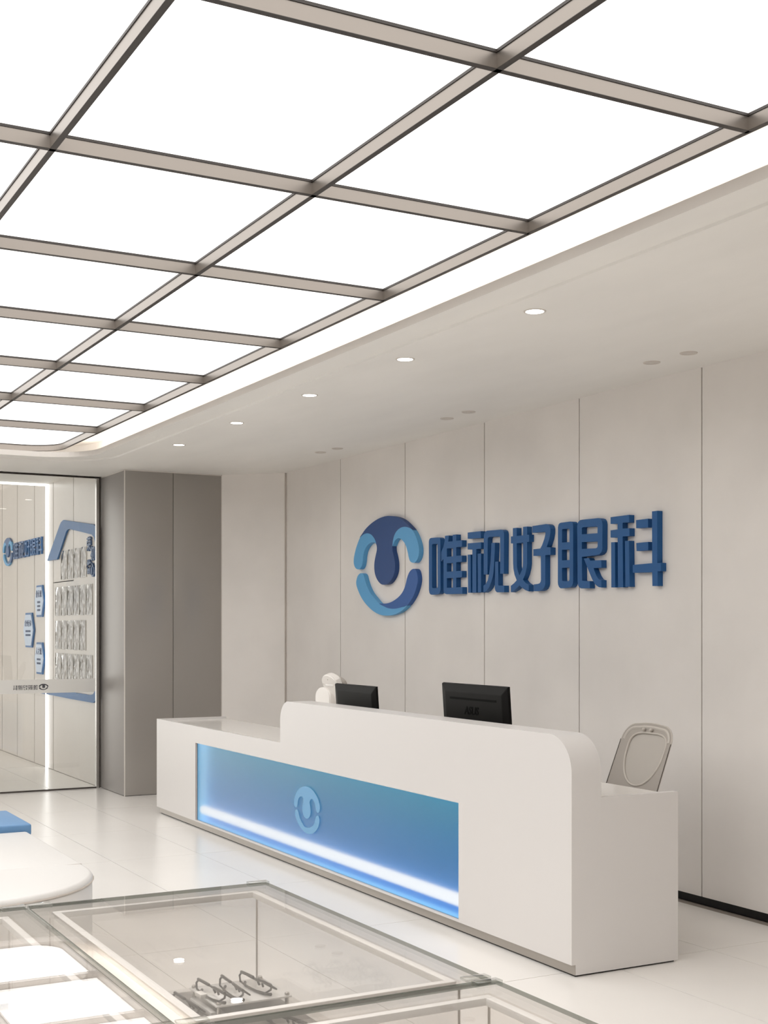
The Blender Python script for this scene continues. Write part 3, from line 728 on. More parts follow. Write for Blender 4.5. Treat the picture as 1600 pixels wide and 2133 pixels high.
# ================================================================== SIGN ON THE WALL
SF = 5.069
sign_mtx = frame((SF + 0.0202, 9.84, 2.07), (0, -1, 0), (0, 0, 1))
emb = thing('emblem', 'round blue eye and smile emblem left of the large raised characters', 'wall emblem', (SF + 0.0202, 9.84, 2.07))
for nm, key, mt, lb in (('body_piece', 'body', 'navy_body', 'dark navy centre piece'), ('side_piece', 'left', 'sky', 'light blue left arm'), ('side_piece', 'right', 'sky', 'light blue right arm'), ('smile_piece', 'low_light', 'sky', 'light blue lower sweep'), ('smile_piece', 'low_dark', 'navy_mid', 'mid blue lower sweep')):
    o = plate(nm, [EMBLEM_OUTLINES[key]], 0.0404, M[mt], emb, frame((0, 0, 0), (0, -1, 0), (0, 0, 1)))
    o['label'] = lb
for k, (ch, loops) in enumerate(LETTER_OUTLINES.items()):
    cu_ = sum(p[0] for p in loops[0]) / len(loops[0])
    cv_ = sum(p[1] for p in loops[0]) / len(loops[0])
    lp = [[(p[0] - cu_, p[1] - cv_) for p in q] for q in loops]
    o = plate('raised_character', lp, 0.0404, M['navy'], None, frame((0, 0, 0), (0, -1, 0), (0, 0, 1)))
    o.location = (SF + 0.0202, 9.84 - cu_, 2.07 + cv_)
    tag(o, 'large raised navy character %s on the wall above the desk, %s of five' % (ch, ['first', 'second', 'third', 'fourth', 'last'][k]), 'sign letter', 'raised characters of the wall sign')

# ================================================================== RECEPTION DESK
DL = 5.90          # length
desk = thing('reception_desk', 'long white reception desk with raised front and glowing blue panel', 'reception desk', (3.540, 4.712, 0), -0.0093)
HY = 3.275         # length of the raised part
r1, r2, ZH, ZL = 0.17, 0.135, 1.083, 0.800
top_line = ([(0.0, 0.055)] + [(0.0, ZH - r1)] + [(r1 - r1 * math.cos(math.radians(a)), ZH - r1 + r1 * math.sin(math.radians(a))) for a in range(6, 91, 6)]
            + [(HY - r2 + r2 * math.sin(math.radians(a)), ZH - r2 + r2 * math.cos(math.radians(a))) for a in range(0, 91, 6)]
            + [(HY, ZL), (DL, ZL), (DL, 0.055)])
GY0, GY1, GZ0, GZ1 = 0.975, 4.94, 0.066, 0.669
hole = [(GY0, GZ0), (GY1, GZ0), (GY1, GZ1), (GY0, GZ1)]
dm = frame((0, 0, 0), (0, 1, 0), (0, 0, 1))
low_line = [(0.0, 0.055), (0.0, 0.70), (HY, 0.70), (HY, ZL), (DL, ZL), (DL, 0.055)]
front = plate('front_panel', [low_line, hole], 0.022, M['desk'], desk, Matrix.Translation((-0.004, 0, 0)) @ dm)
raised = [(0.0, 0.70)] + top_line[1:-2] + [(HY, 0.70)]
raised = [p for p in raised if p[1] >= 0.70]
plate('raised_block', [raised], 0.165, M['desk'], desk, Matrix.Translation((0.0675, 0, 0)) @ dm)
box('end_panel', 0.007, 0.600, 0.0, 0.035, 0.008, 0.6999, M['desk'], desk)
box('end_panel', 0.1501, 0.600, 0.0, 0.035, 0.6999, ZL, M['desk'], desk)
box('end_panel', 0.007, 0.600, DL - 0.035, DL, 0.055, ZL, M['desk'], desk)
box('counter_top', 0.1501, 0.600, 0.0351, HY, 0.755, 0.783, M['desk_top'], desk)
box('counter_top', 0.0071, 0.600, HY, DL - 0.0351, 0.755, 0.783, M['desk_top'], desk)
box('plinth', 0.004, 0.020, 0.001, DL - 0.03, 0.008, 0.055, M['steel'], desk)
box('foot_gap', 0.012, 0.585, 0.012, DL - 0.04, 0.0005, 0.008, M['black'], desk)
box('inner_panel', 0.13, 0.1499, 0.0351, DL - 0.0351, 0.055, 0.70, M['desk'], desk)
# light box behind the opening
lb = box('light_box', 0.100, 0.106, GY0 - 0.05, GY1 + 0.02, 0.045, GZ1 + 0.03, M['light_box'], desk)
box('box_side', 0.0075, 0.0999, GY1 + 0.0, GY1 + 0.008, 0.045, GZ1 + 0.03, M['light_box_side'], lb)
box('box_side', 0.0075, 0.0999, GY0 - 0.05, GY0 - 0.042, 0.045, GZ1 + 0.03, M['light_box_side'], lb)
box('box_floor', 0.0075, 0.0999, GY0 - 0.042, GY1, 0.045, 0.052, M['light_box_side'], lb)
box('box_roof', 0.0075, 0.0999, GY0 - 0.042, GY1, GZ1 + 0.022, GZ1 + 0.03, M['light_box_side'], lb)
EU0, EU1 = 0.0089, 1.1162
ems = 0.40 / (EU1 - EU0)
mark = thing('m', '', '')
bpy.data.objects.remove(mark)
loops = [[((p[0] - 0.56) * ems, p[1] * 0.372) for p in EMBLEM_OUTLINES[k]] for k in ('body', 'left', 'right', 'low_light', 'low_dark')]
bmk = bmesh.new()
for q in loops:
    mm = outline_mesh('mark', [q], 0.0012, frame((0, 0, 0), (0, -1, 0), (0, 0, 1)))
    bmk.from_mesh(mm)
    bpy.data.meshes.remove(mm)
mk = from_bm('emblem_mark', bmk, M['light_box_mark'], lb)
mk.location = (-0.0004, 2.875, 0.395)
box('front_glass', 0.0003, 0.0063, GY0 - 0.0, GY1 + 0.0, GZ0, GZ1, M['satin_pane'], desk)


bm = bmesh.new()
add_tube(bm, [(0.060, GY0 - 0.04, 0.142), (0.060, GY1 - 0.004, 0.142)], 0.033, 16)
from_bm('led_tube', bm, M['led_tube'], lb, smooth=True)

# ================================================================== MONITORS
def monitor(label, loc, w, h, tilt, logo):
    t = thing('monitor', label, 'monitor', loc, 0, 'monitors on the desk')
    tl = Matrix.Translation((0, 0, 0.10)) @ Matrix.Rotation(-math.radians(tilt), 4, 'Y')
    bm = bmesh.new()
    # shallow tapered back shell: wide rim, flatter raised centre facing the front (-x)
    a = [(0.012, -w / 2, 0), (0.012, w / 2, 0), (0.012, w / 2, h), (0.012, -w / 2, h)]
    b = [(0.0, -w / 2, 0), (0.0, w / 2, 0), (0.0, w / 2, h), (0.0, -w / 2, h)]
    c = [(-0.012, -w / 2 + .05, 0.03), (-0.012, w / 2 - .05, 0.03), (-0.012, w / 2 - .05, h - .045), (-0.012, -w / 2 + .05, h - .045)]
    R = [[bm.verts.new(p) for p in q] for q in (a, b, c)]
    for A, B in zip(R, R[1:]):
        for k in range(4):
            bm.faces.new((A[k], A[(k + 1) % 4], B[(k + 1) % 4], B[k]))
    bm.faces.new(R[2])
    bm.faces.new(R[0])
    bmesh.ops.transform(bm, matrix=tl, verts=bm.verts)
    bmesh.ops.bevel(bm, geom=list(bm.edges), offset=0.002, segments=2, affect='EDGES')
    shell = from_bm('shell', bm, M['monitor'], t)
    bm = bmesh.new()
    add_box(bm, 0.0121, 0.0140, -w / 2 + .008, w / 2 - .008, .012, h - .008)
    bmesh.ops.transform(bm, matrix=tl, verts=bm.verts)
    from_bm('screen', bm, M['screen'], t)
    if logo:
        bm = bmesh.new()
        add_box(bm, -0.0132, -0.0115, -w / 2 + .10, w / 2 - .10, h - .085, h - .073)
        bmesh.ops.transform(bm, matrix=tl, verts=bm.verts)
        from_bm('vent_slot', bm, M['monitor_dark'], shell)
        text_mesh('maker_mark', 'ASUS', 0.062, 0.002, tl @ frame((-0.0126, 0.02, h - .145), (0, -1, 0), (0, 0, 1)), M['monitor_dark'], shell, shear=0.25, bold=0.001)
        for q in (-.05, .05):
            bm = bmesh.new()
            add_box(bm, -0.0132, -0.0115, q - .005, q + .005, h - .235, h - .225)
            bmesh.ops.transform(bm, matrix=tl, verts=bm.verts)
            from_bm('screw_hole', bm, M['monitor_dark'], shell)
    tube('stand_neck', [(0.0, 0, 0.008), (-0.035, 0, 0.06), (-0.03, 0, 0.22)], 0.018, M['monitor'], t)
    lathe('stand_foot', [(0.0, 0.0), (0.10, 0.0), (0.10, 0.006), (0.085, 0.010), (0.0, 0.010)], M['monitor'], t)
    return t


monitor('black monitor seen from behind, nearer the mesh chair, with a maker mark', (3.87, 6.03, 0.783), 0.672, 0.375, 4, True)
monitor('plain black monitor seen from behind, beside the white eye instrument', (3.87, 7.46, 0.783), 0.578, 0.318, 4, False)

# ================================================================== EYE INSTRUMENT
dev = thing('eye_examination_instrument', 'white eye instrument with two arched hoods behind the left monitor', 'eye instrument', (4.06, 8.10, 0.783))


def arch(w, h, rise, n=10):
    pts = [(-w / 2, 0), (w / 2, 0), (w / 2, h - rise)]
    for i in range(1, n):
        a = PI * i / n
        pts.append((w / 2 * math.cos(a) if True else 0, h - rise + rise * math.sin(a)))
    pts.append((-w / 2, h - rise))
    return pts


DX = frame((0, 0, 0), (0, -1, 0), (0, 0, 1))
def hood(name, w, h, rise, depth, mat, loc, tilt):
    me = outline_mesh(name, [arch(w, h, rise)], depth, DX)
    bm = bmesh.new()
    bm.from_mesh(me)
    bmesh.ops.dissolve_limit(bm, angle_limit=0.02, verts=bm.verts, edges=bm.edges)
    bmesh.ops.bevel(bm, geom=[e for e in bm.edges if abs(e.verts[0].co.x - e.verts[1].co.x) < 1e-5], offset=0.008, segments=2, affect='EDGES')
    bm.to_mesh(me)
    bm.free()
    o = link(name, me, mat, dev)
    o.location = loc
    o.rotation_euler = (0, math.radians(tilt), 0)
    return o


hood('lower_hood', 0.235, 0.30, 0.06, 0.055, M['device'], (-0.06, 0.10, 0.072), 0)
hood('lower_body', 0.225, 0.285, 0.06, 0.10, M['device_grey'], (0.02, 0.10, 0.072), 0)
up = hood('upper_head', 0.225, 0.24, 0.055, 0.05, M['device'], (-0.005, -0.01, 0.245), -20)
hood('upper_back', 0.215, 0.23, 0.05, 0.04, M['device_grey'], (0.042, -0.01, 0.235), -20)
box('grip_slot', -0.030, -0.022, -0.055, 0.055, 0.152, 0.168, M['ceiling_white'], up, bevel=0.003)
for y_, z_ in ((0.0, 0.205), (0.085, 0.17), (-0.085, 0.17)):
    bm = bmesh.new()
    bmesh.ops.create_uvsphere(bm, u_segments=8, v_segments=6, radius=0.005, matrix=Matrix.Translation((-0.024, y_, z_)))
    from_bm('screw', bm, M['lamp_cup'], up, smooth=True)
box('base', -0.14, 0.16, -0.13, 0.20, 0.0, 0.075, M['device'], dev, bevel=0.012)

# ================================================================== OFFICE CHAIR
ch = thing('office_chair', 'light grey mesh-back office chair behind the right end of the desk', 'chair', (4.36, 5.42, 0.0), 0.0)
tilt = math.radians(22)
bk = Matrix.Translation((0.02, 0, 0.56)) @ Matrix.Rotation(tilt, 4, 'Y') @ frame((0, 0, 0), (0, -1, 0), (0, 0, 1))
HB = 0.53
def back_outline(inset, n=8):
    wb, wt, h = 0.212 - inset, 0.202 - inset, HB - inset
    r = 0.095 - inset
    pts = [(-wb, inset)]
    pts += [(wb, inset)]
    pts += arc(wt - r, h - r, r, 2, 78, 8)
    pts += [(0.05, h + 0.006), (0.0, h + 0.008), (-0.05, h + 0.006)]
    pts += arc(-wt + r, h - r, r, 102, 178, 8)
    return pts


def egg(sc=1.0):
    pts = []
    for i in range(44):
        a = 2 * PI * i / 44
        ca_, sa_ = math.cos(a), math.sin(a)
        ex = 0.58 if sa_ > 0 else 0.95
        x = 0.022 + (0.150 + 0.012 * sa_) * sc * math.copysign(abs(ca_) ** ex, ca_)
        y = 0.365 + (0.118 * sc * sa_ ** 0.62 if sa_ > 0 else -0.175 * sc * abs(sa_) ** 0.95)
        pts.append((x, y))
    return pts


plate('back_frame', [back_outline(0.0), egg(1.0)], 0.004, M['mesh_dense'], ch, bk)
plate('back_mesh', [egg(1.02)], 0.002, M['mesh'], ch, bk @ Matrix.Translation((0, 0, -0.004)))
tube('frame_rim', [bk @ Vector((p[0], p[1], 0)) for p in back_outline(0.0)], 0.0035, M['chair_frame'], ch, 8, True)
tube('opening_rim', [bk @ Vector((p[0], p[1], 0.002)) for p in egg(1.0)], 0.006, M['chair_frame'], ch, 8, True)
rim = back_outline(0.022)
tube('top_rail', [bk @ Vector((p[0], p[1], -0.004)) for p in rim[2:]], 0.011, M['chair_frame'], ch, 8)
for y_ in (-0.03, 0.03):
    bm = bmesh.new()
    bmesh.ops.create_uvsphere(bm, u_segments=10, v_segments=6, radius=0.010, matrix=Matrix.Translation(bk @ Vector((y_, HB - 0.032, 0.012))))
    from_bm('rail_stud', bm, M['chair_frame'], ch, smooth=True)
for s in (-1, 1):
    tube('edge_binding', [bk @ Vector((s * 0.212, 0.0, 0.003)), bk @ Vector((s * 0.203, HB - 0.095, 0.003))], 0.0025, M['chair_dark'], ch, 6)
bm = bmesh.new()
add_box(bm, -0.46, 0.02, -0.24, 0.24, 0.43, 0.50, 0.03, 3)
from_bm('seat', bm, M['chair_seat'], ch, smooth=True)
tube('back_support', [(0.0, 0, 0.42), (0.06, 0, 0.44), (0.09, 0, 0.60), (0.12, 0, 0.74)], 0.02, M['chair_frame'], ch)
tube('gas_column', [(-0.21, 0, 0.10), (-0.21, 0, 0.43)], 0.025, M['chrome'], ch, 12)
for k in range(5):
    a = 2 * PI * k / 5 + 0.3
    leg = tube('base_leg', [(-0.21 + 0.02 * math.cos(a), 0.02 * math.sin(a), 0.115), (-0.21 + 0.28 * math.cos(a), 0.28 * math.sin(a), 0.075)], [0.024, 0.016], M['chair_frame'], ch)
    lathe('caster', [(0.0, 0.0), (0.02, 0.0), (0.027, 0.02), (0.027, 0.035), (0.02, 0.06), (0.0, 0.07)], M['chair_dark'], leg, 12, (-0.21 + 0.28 * math.cos(a), 0.28 * math.sin(a), 0.0))

# ================================================================== BENCHES
bench = thing('bench', 'white leather bench with a half-round end on the left', 'bench', (1.10, 6.0, 0))


def stadium(w, y_far, cy, n=28, inset=0.0):
    r = w - inset
    return [(r, y_far), ] + [(r * math.cos(math.radians(-180 * i / n)), cy + r * math.sin(math.radians(-180 * i / n))) for i in range(n + 1)] + [(-r, y_far)]


def cushion(name, w, y_far, cy, z0, z1, mat, parent, soft=0.03, crown=0.012):
    bm = bmesh.new()
    prof = [(0.0, z0), (0.0, z1 - soft)] + [(soft - soft * math.cos(math.radians(a)), z1 - soft + soft * math.sin(math.radians(a))) for a in (25, 50, 75, 90)] + [(0.10, z1 + crown * .5), (0.25, z1 + crown)]
    rings = []
    for ins, z in prof:
        pts = stadium(w, y_far - min(ins, soft), cy, inset=ins)
        rings.append([bm.verts.new((p[0], p[1], z)) for p in pts])
    for A, B in zip(rings, rings[1:]):
        for k in range(len(A)):
            bm.faces.new((A[k], A[(k + 1) % len(A)], B[(k + 1) % len(B)], B[k]))
    bm.faces.new(rings[0])
    bm.faces.new(rings[-1])
    return from_bm(name, bm, mat, parent, smooth=True)


cushion('base', 0.588, 2.40, 0.0, 0.03, 0.425, M['leather'], bench, 0.008, 0.0)
cushion('seat_pad', 0.59, 0.092, 0.0, 0.427, 0.455, M['leather'], bench, 0.022, 0.006)
box('seat_pad', -0.59, 0.59, 0.098, 1.20, 0.427, 0.455, M['leather'], bench, bevel=0.018, seg=3)
box('seat_pad', -0.59, 0.59, 1.82, 2.42, 0.427, 0.455, M['leather'], bench, bevel=0.018, seg=3)
tube('piping', [(p[0] * 1.002, p[1] * 1.002, 0.430) for p in stadium(0.59, 0.09, 0.0)], 0.004, M['seam'], bench, 6)
tube('piping', [(-0.585, 0.095, 0.450), (0.585, 0.095, 0.450)], 0.003, M['seam'], bench, 6)
cushion('plinth', 0.52, 2.35, 0.0, 0.0, 0.03, M['chair_dark'], bench, 0.002, 0.0)
blue = thing('seat_cushion', 'square blue leather cushion section set into the white bench', 'cushion', (1.10, 7.51, 0.426))
box('pad', -0.615, 0.615, -0.305, 0.305, 0.0, 0.066, M['blue_leather'], blue, bevel=0.012, seg=3)
tube('piping', [(-0.60, -0.296, 0.062), (0.606, -0.296, 0.062), (0.606, 0.296, 0.062), (-0.60, 0.296, 0.062)], 0.003, M['blue_seam'], blue, 6)

# ================================================================== GLASS DISPLAY CASES
def slab(name, x0, x1, y0, y1, z0, z1, parent):
    o = box(name, x0, x1, y0, y1, z0, z1, M['glass_top'], parent)
    o.data.materials.append(M['glass_edge'])
    o.data.materials.append(M['glass_under'])
    for p in o.data.polygons:
        if abs(p.normal.z) < 0.5:
            p.material_index = 1
        elif p.normal.z < 0:
            p.material_index = 2
    return o


def display_case(label, x, y, w, d):
    t = thing('display_case', label, 'display case', (x, y, 0), 0, 'glass display cases')
    ZB, ZT, ins = 0.750, 0.970, 0.037
    box('plinth', 0.06, w - 0.06, 0.06, d - 0.06, 0.0, 0.08, M['steel'], t)
    box('cabinet', 0.02, w - 0.02, 0.02, d - 0.02, 0.08, ZB - 0.006, M['case_body'], t, bevel=0.004)
    box('case_floor', 0.02, w - 0.02, 0.02, d - 0.02, ZB - 0.006, ZB, M['case_base'], t)
    slab('glass_top', 0.0, w, 0.0, d, ZT - 0.008, ZT, t)
    g = 0.006
    zb = ZT - 0.0215
    for (a0, a1, b0, b1) in ((ins, w - ins, ins, ins + g), (ins, w - ins, d - ins - g, d - ins), (ins, ins + g, ins + g, d - ins - g), (w - ins - g, w - ins, ins + g, d - ins - g)):
        box('glass_side', a0, a1, b0, b1, ZB, ZT - 0.0085, M['glass'], t)
    b = 0.016
    for (a0, a1, b0, b1) in ((ins + g, w - ins - g, ins + g, ins + g + b), (ins + g, w - ins - g, d - ins - g - b, d - ins - g), (ins + g, ins + g + b, ins + g + b, d - ins - g - b), (w - ins - g - b, w - ins - g, ins + g + b, d - ins - g - b)):
        box('edge_profile', a0, a1, b0, b1, zb, ZT - 0.0085, M['case_bar'], t, bevel=0.0015)
    for cx, sx in ((ins, 1), (w - ins, -1)):
        for cy, sy in ((ins, 1), (d - ins, -1)):
            tube('corner_post', [(cx + sx * 0.003, cy + sy * 0.003, ZB), (cx + sx * 0.003, cy + sy * 0.003, ZT - 0.022)], 0.0022, M['steel'], t, 6)
    for cx, sx in ((0.0, 1), (w, -1)):
        for cy, sy in ((0.0, 1), (d, -1)):
            a, c_ = sorted((cx, cx + sx * 0.05))
            e, f = sorted((cy, cy + sy * 0.022))
            o = box('corner_clip', a, c_, e, f, ZT, ZT + 0.005, M['clear'], t, bevel=0.001)
    return t


display_case('clear glass display case holding the dark spectacles on an acrylic riser', 0.663, 1.862, 0.560, 0.968)
display_case('empty glass display case nearest the camera at the bottom right edge', 0.663, 0.886, 0.564, 0.968)
display_case('empty glass display case left of the one with spectacles, reflecting the lit ceiling', 0.097, 1.862, 0.560, 0.968)

mat_ = box('display_mat', 0.0, 0.215, 0.0, 0.50, 0.0, 0.003, M['case_mat'])
mat_.location = (0.952, 2.272, 0.7502)
tag(mat_, 'grey mat lying under the acrylic riser in the glass case', 'mat')

riser = thing('display_riser', 'small clear acrylic riser on four studs under three spectacles', 'display stand', (0.985, 2.537, 0.7532))
box('top_plate', 0.0, 0.172, 0.0, 0.163, 0.026, 0.030, M['acrylic'], riser, bevel=0.0008)
for a in (0.008, 0.164):
    for c_ in (0.008, 0.155):
        p = lathe('stud', [(0.0, 0.0), (0.0045, 0.0), (0.0045, 0.026), (0.0, 0.026)], M['chrome'], riser, 10, (a, c_, 0))
        lathe('stud_cap', [(0.0, 0.030), (0.0055, 0.030), (0.0055, 0.034), (0.004, 0.036), (0.0, 0.036)], M['chrome'], p, 10, (a, c_, 0))


def rim_pts(cy, n=22):
    pts = []
    for i in range(n):
        a = 2 * PI * i / n
        c_, s_ = math.cos(a), math.sin(a)
        pts.append((0.0, cy + 0.0265 * math.copysign(abs(c_) ** 0.72, c_), 0.0235 + 0.0145 * math.copysign(abs(s_) ** 0.75, s_)))
    return pts


def make_spectacles(label):
    t = thing('spectacles', label, 'spectacles', (0, 0, 0), 0, 'dark-framed spectacles in the case')
    lean = Matrix.Rotation(math.radians(-55), 4, 'Y')
    T = lambda P: [lean @ Vector(p) for p in P]
    for s in (-1, 1):
        r = tube('rim', T(rim_pts(s * 0.036)), 0.0019, M['spectacle'], t, 6, True)
        bm = bmesh.new()
        bm.faces.new([bm.verts.new(p) for p in T(rim_pts(s * 0.036))])
        from_bm('lens', bm, M['lens'], t)
        tube('brow', T([(0, s * 0.012, 0.0355), (0, s * 0.036, 0.0395), (0, s * 0.066, 0.036)]), 0.0034, M['spectacle'], t, 6)
        tube('temple', T([(0.0, s * 0.066, 0.034), (-0.008, s * 0.070, 0.033), (-0.019, s * 0.056, 0.032), (-0.0225, s * 0.02, 0.029 - s * 0.002), (-0.022, -s * 0.035, 0.027 - s * 0.002), (-0.015, -s * 0.058, 0.019)]), [0.0024, 0.0024, 0.0022, 0.0022, 0.0024, 0.0034], M['spectacle'], t, 6)
        tube('nose_pad', T([(-0.002, s * 0.010, 0.022), (-0.007, s * 0.008, 0.014)]), 0.0025, M['lens'] if False else M['spectacle'], t, 6)
    tube('bridge', T([(0, -0.011, 0.030), (-0.001, 0, 0.033), (0, 0.011, 0.030)]), 0.0022, M['spectacle'], t, 6)
    return t


sp = make_spectacles('dark spectacles with a white tag, left of the three on the riser')
sp.location = (1.026, 2.600, 0.7885)
sp.rotation_euler = (0, 0, math.radians(4))
tg = box('price_tag', -0.052, -0.036, 0.004, 0.034, -0.0045, 0.0045, M['tag'], sp, bevel=0.001)
for lab, loc, rz in (('dark spectacles in the middle of the three on the riser', (1.074, 2.598, 0.7885), -2),
                     ('dark spectacles on the riser beside the right glass side', (1.133, 2.612, 0.7885), 6),
                     ('dark spectacles lying on the case floor left of the riser', (0.980, 2.625, 0.7586), 2),
                     ('dark spectacles lying on the mat in front of the riser', (1.118, 2.425, 0.7586), 14)):
    c = copy_tree(sp)
    c['label'] = lab
    c.location = loc
    c.rotation_euler = (0, 0, math.radians(rz))
    for k_ in list(c.children):
        if k_.name.startswith('price_tag'):
            bpy.data.objects.remove(k_)
bar_ = box("display_bar", 0.0, 0.012, 0.0, 0.125, 0.0, 0.012, M['acrylic'], None, bevel=0.001)
bar_.location = (0.980, 2.556, 0.7535)
tag(bar_, 'clear acrylic bar lying left of the riser beside the low spectacles', 'display stand')

# ================================================================== ENTRANCE BEHIND GLASS
XE = 3.655
GYW = 12.55
wall_entrance = structure(box('wall_entrance', XE + 0.02, XE + 0.15, 12.57, 19.2, 0, 4.2, M['joint']))
em = frame((XE + 0.01, 0, 0), (0, -1, 0), (0, 0, 1))
L_shape = [(-14.350, 0.004), (-12.60, 0.004), (-12.60, 4.1), (-13.520, 4.1), (-13.520, 2.065), (-14.350, 2.065)]
plate('panel', [L_shape], 0.02, M['entrance'], wall_entrance, em)
plate('panel', [[(-14.350, 2.075), (-13.536, 2.075), (-13.536, 4.1), (-14.350, 4.1)]], 0.02, M['entrance'], wall_entrance, em)
ys = [14.36, 15.22, 16.09, 16.94, 17.80, 18.66, 19.2]
for a, b in zip(ys, ys[1:]):
    box('panel', XE, XE + 0.02, a + 0.010, b - 0.010, 0.004, 4.1, M['entrance'], wall_entrance)
ceiling_2 = structure(box('ceiling_entrance', -4.0, XE, 12.62, 14.60, 3.18, 3.42, M['ceiling']))
box('upper_ceiling', -4.0, XE, 14.60, 19.2, 4.1, 4.2, M['ceiling'], ceiling_2)
box('upstand', -4.0, XE, 14.58, 14.60, 3.42, 4.1, M['ceiling'], ceiling_2)
trim_1 = structure(box('trim_1', 0.2, XE + 0.02, 12.5, 12.62, ZC, 3.42, M['plaster']))
end_wall = structure(box('wall_end', 2.6, XE, 19.1, 19.2, 0, 4.2, M['plaster']))

ls = box('light_line', XE - 0.022, XE - 0.001, 14.585, 14.625, 0.002, 3.176, M['strip'])
tag(ls, 'bright vertical light line on the entrance wall behind glass', 'light strip')
ls2 = box('light_line', -1.0, XE - 0.023, 14.56, 14.60, 3.160, 3.179, M['strip'])
tag(ls2, 'bright level light line along the entrance ceiling edge', 'light strip')

# glass partition
win = structure(box('window_1', 0.2, 3.612, GYW - 0.005, GYW + 0.005, 0.014, ZC - 0.012, M['pane']))
box('bottom_rail', 0.2, 3.612, GYW - 0.012, GYW + 0.012, 0.0005, 0.0135, M['chair_dark'], win)
box('top_rail', 0.2, 3.655, GYW - 0.012, GYW + 0.012, ZC - 0.012, ZC - 0.001, M['chair_dark'], win)
box('side_channel', 3.612, 3.638, GYW - 0.018, GYW + 0.018, 0.0005, ZC - 0.012, M['chrome'], win)
box('side_gap', 3.638, 3.650, GYW - 0.012, GYW + 0.012, 0.0005, ZC - 0.012, M['chair_dark'], win)
band = plate('frosted_band', [[(0.2, 0.943)] + arc(3.585, 0.963, 0.02, -90, 0, 4) + [(3.605, 1.075), (0.2, 1.075)]], 0.001, M['frost'], win, frame((0, GYW - 0.006, 0), (1, 0, 0), (0, 0, 1)))
bm_ = bmesh.new()
mf = frame((0, GYW - 0.0072, 0), (-1, 0, 0), (0, 0, 1))
for k in ('body', 'left', 'right', 'low_light', 'low_dark'):
    m_ = outline_mesh('m', [[(-3.098 + (p[0] - 0.56) * 0.083, 1.003 + p[1] * 0.072) for p in EMBLEM_OUTLINES[k]]], 0.0008, mf)
    bm_.from_mesh(m_)
    bpy.data.meshes.remove(m_)
from_bm('printed_emblem', bm_, M['grey_ink'], band)
bm_ = bmesh.new()
for chx, lps in LETTER_OUTLINES.items():
    m_ = outline_mesh('m', [[(-3.040 + (p[0] - 1.265) * 0.086, 1.000 + (p[1] + 0.03) * 0.1) for p in q] for q in lps], 0.0008, mf)
    bm_.from_mesh(m_)
    bpy.data.meshes.remove(m_)
from_bm('printed_characters', bm_, M['grey_ink'], band)

# flat sign on the entrance wall
fs = thing('wall_sign', 'flat blue eye emblem and characters on the entrance wall behind glass', 'wall sign', (XE - 0.012, 16.80, 2.52))
for nm, k, mt in (('body_piece', 'body', 'flat_slate'), ('side_piece', 'left', 'sky'), ('side_piece', 'right', 'sky'), ('smile_piece', 'low_light', 'sky'), ('smile_piece', 'low_dark', 'flat_slate')):
    plate(nm, [[(p[0] * 0.479, p[1] * 0.434) for p in EMBLEM_OUTLINES[k]]], 0.02, M[mt], fs, frame((0, 0, 0), (0, -1, 0), (0, 0, 1)))
for k, (chx, lps) in enumerate(LETTER_OUTLINES.items()):
    plate('character', [[(0.58 + (p[0] - 1.265) * 0.532, -0.008 + (p[1] + 0.03) * 0.446) for p in q] for q in lps], 0.02, M['flat_slate' if k < 2 else 'flat_blue'], fs, frame((0, 0, 0), (0, -1, 0), (0, 0, 1)))  # first two darker: a reflection across the row put into the colour

# hexagonal plaques
def plaque(label, y, z, w, h, title, rows):
    t = thing('hexagon_plaque', label, 'wall plaque', (XE, y, z), 0, 'hexagonal plaques on the entrance wall')
    hx = lambda k: [(-w / 2 + k * 1.2, 0), (-w * 0.29 + k * .7, -h / 2 + k), (w * 0.29 - k * .7, -h / 2 + k), (w / 2 - k * 1.2, 0), (w * 0.29 - k * .7, h / 2 - k), (-w * 0.29 + k * .7, h / 2 - k)]
    plate('border', [hx(0)], 0.016, M['flat_blue'], t, frame((-0.0085, 0, 0), (0, -1, 0), (0, 0, 1)))
    fc = plate('face', [hx(0.022)], 0.006, M['plaque'], t, frame((-0.0200, 0, 0), (0, -1, 0), (0, 0, 1)))
    text_mesh('title', title, 0.088 if len(title) == 3 else 0.082, 0.002, frame((-0.0241, 0, 0.075), (0, -1, 0), (0, 0, 1)), M['ink'], fc, bold=0.001)
    bm = bmesh.new()
    for r, n in enumerate(rows):
        for i in range(n):
            x_ = (i - (n - 1) / 2) * 0.036
            z_ = -0.012 - r * 0.045
            for q in range(3):
                add_box(bm, -0.0245, -0.0232, -x_ - .012 + q * .010, -x_ - .008 + q * .010, z_ - 0.012, z_ + 0.012 - 0.004 * (q % 2))
            add_box(bm, -0.0245, -0.0232, -x_ - .013, -x_ + .014, z_ - .002, z_ + .002)
    from_bm('small_print', bm, M['ink'], fc)
    return t


plaque('pale blue hexagon plaque beside the light line, uppermost of three', 14.925, 1.878, 0.45, 0.362, '价值观', [4, 4, 4])
plaque('pale blue hexagon plaque set left of the other two', 15.44, 1.545, 0.53, 0.407, '企业使命', [7, 7])
plaque('pale blue hexagon plaque beside the light line, lowest of three', 14.925, 1.224, 0.45, 0.362, '人才观', [5, 5])

# blue open house-shaped frame
bf = plate('wall_graphic', [[(p[0], p[1]) for p in BLUE_FRAME]], 0.018, M['flat_blue'], None, frame((0, 0, 0), (0, -1, 0), (0, 0, 1)))
bf.location = (XE - 0.0125, 13.5, 0.0)
tag(bf, 'blue open frame shape around the clear pockets on the entrance wall', 'wall graphic')

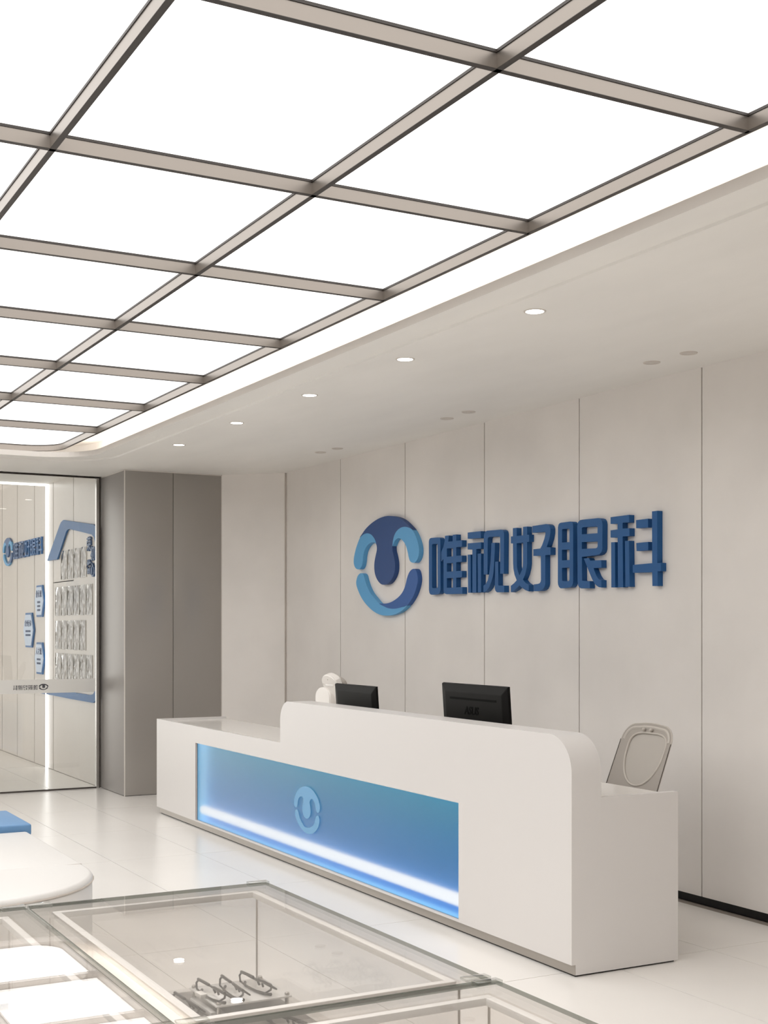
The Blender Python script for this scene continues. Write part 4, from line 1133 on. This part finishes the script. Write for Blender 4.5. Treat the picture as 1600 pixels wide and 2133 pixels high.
for chx, y, z, lab in (('荣', 12.90, 2.405, 'upper left of four'), ('初', 12.76, 2.305, 'upper right of four'), ('誉', 12.90, 2.175, 'lower left of four'), ('心', 12.76, 2.14, 'lower right of four')):
    o = text_mesh('small_character', chx, 0.15, 0.016, frame((0, 0, 0), (0, -1, 0), (0, 0, 1)), M['flat_slate'], None, bold=0.004)
    o.location = (XE - 0.0095, y, z)
    tag(o, 'small blue character beside the clear pockets, %s' % lab, 'sign letter', 'small blue characters on the entrance wall')

# clear pockets for certificates
def pocket(label, y, z, w, h):
    t = thing('document_pocket', label, 'wall pocket', (XE - 0.001, y, z), 0, 'clear document pockets on the entrance wall')
    bm = bmesh.new()
    nx, nz = 8, 9
    ph = random.uniform(0, 6)
    G = []
    for j in range(nz + 1):
        row = []
        for i in range(nx + 1):
            u, v = i / nx, j / nz
            bul = 0.004 + 0.010 * math.sin(PI * u) * (0.6 + 0.4 * math.sin(2.5 * v * PI + ph)) + random.uniform(-.0008, .0008)
            row.append(bm.verts.new((-bul, -w / 2 + u * w, -h + v * h)))
        G.append(row)
    for j in range(nz):
        for i in range(nx):
            bm.faces.new((G[j][i], G[j][i + 1], G[j + 1][i + 1], G[j + 1][i]))
    from_bm('front_sheet', bm, M['pocket'], t, smooth=True)
    bm = bmesh.new()
    add_box(bm, -0.006, 0.0, -w / 2, -w / 2 + .004, -h, 0)
    add_box(bm, -0.006, 0.0, w / 2 - .004, w / 2, -h, 0)
    add_box(bm, -0.006, 0.0, -w / 2 + .004, w / 2 - .004, -h, -h + .004)
    from_bm('edge', bm, M['pocket_edge'], t)


num = ['first', 'second', 'third', 'fourth', 'fifth', 'sixth']
for row, y0, z, n, pitch in (('top', 14.02, 2.40, 4, 0.25), ('second', 14.26, 2.013, 6, 0.242), ('third', 14.26, 1.65, 5, 0.242), ('lowest', 14.26, 1.298, 6, 0.242)):
    for i in range(n):
        pocket('clear document pocket, %s from the left in the %s row behind glass' % (num[i], row), y0 - pitch * (i + .5), z, pitch - 0.008, 0.31)
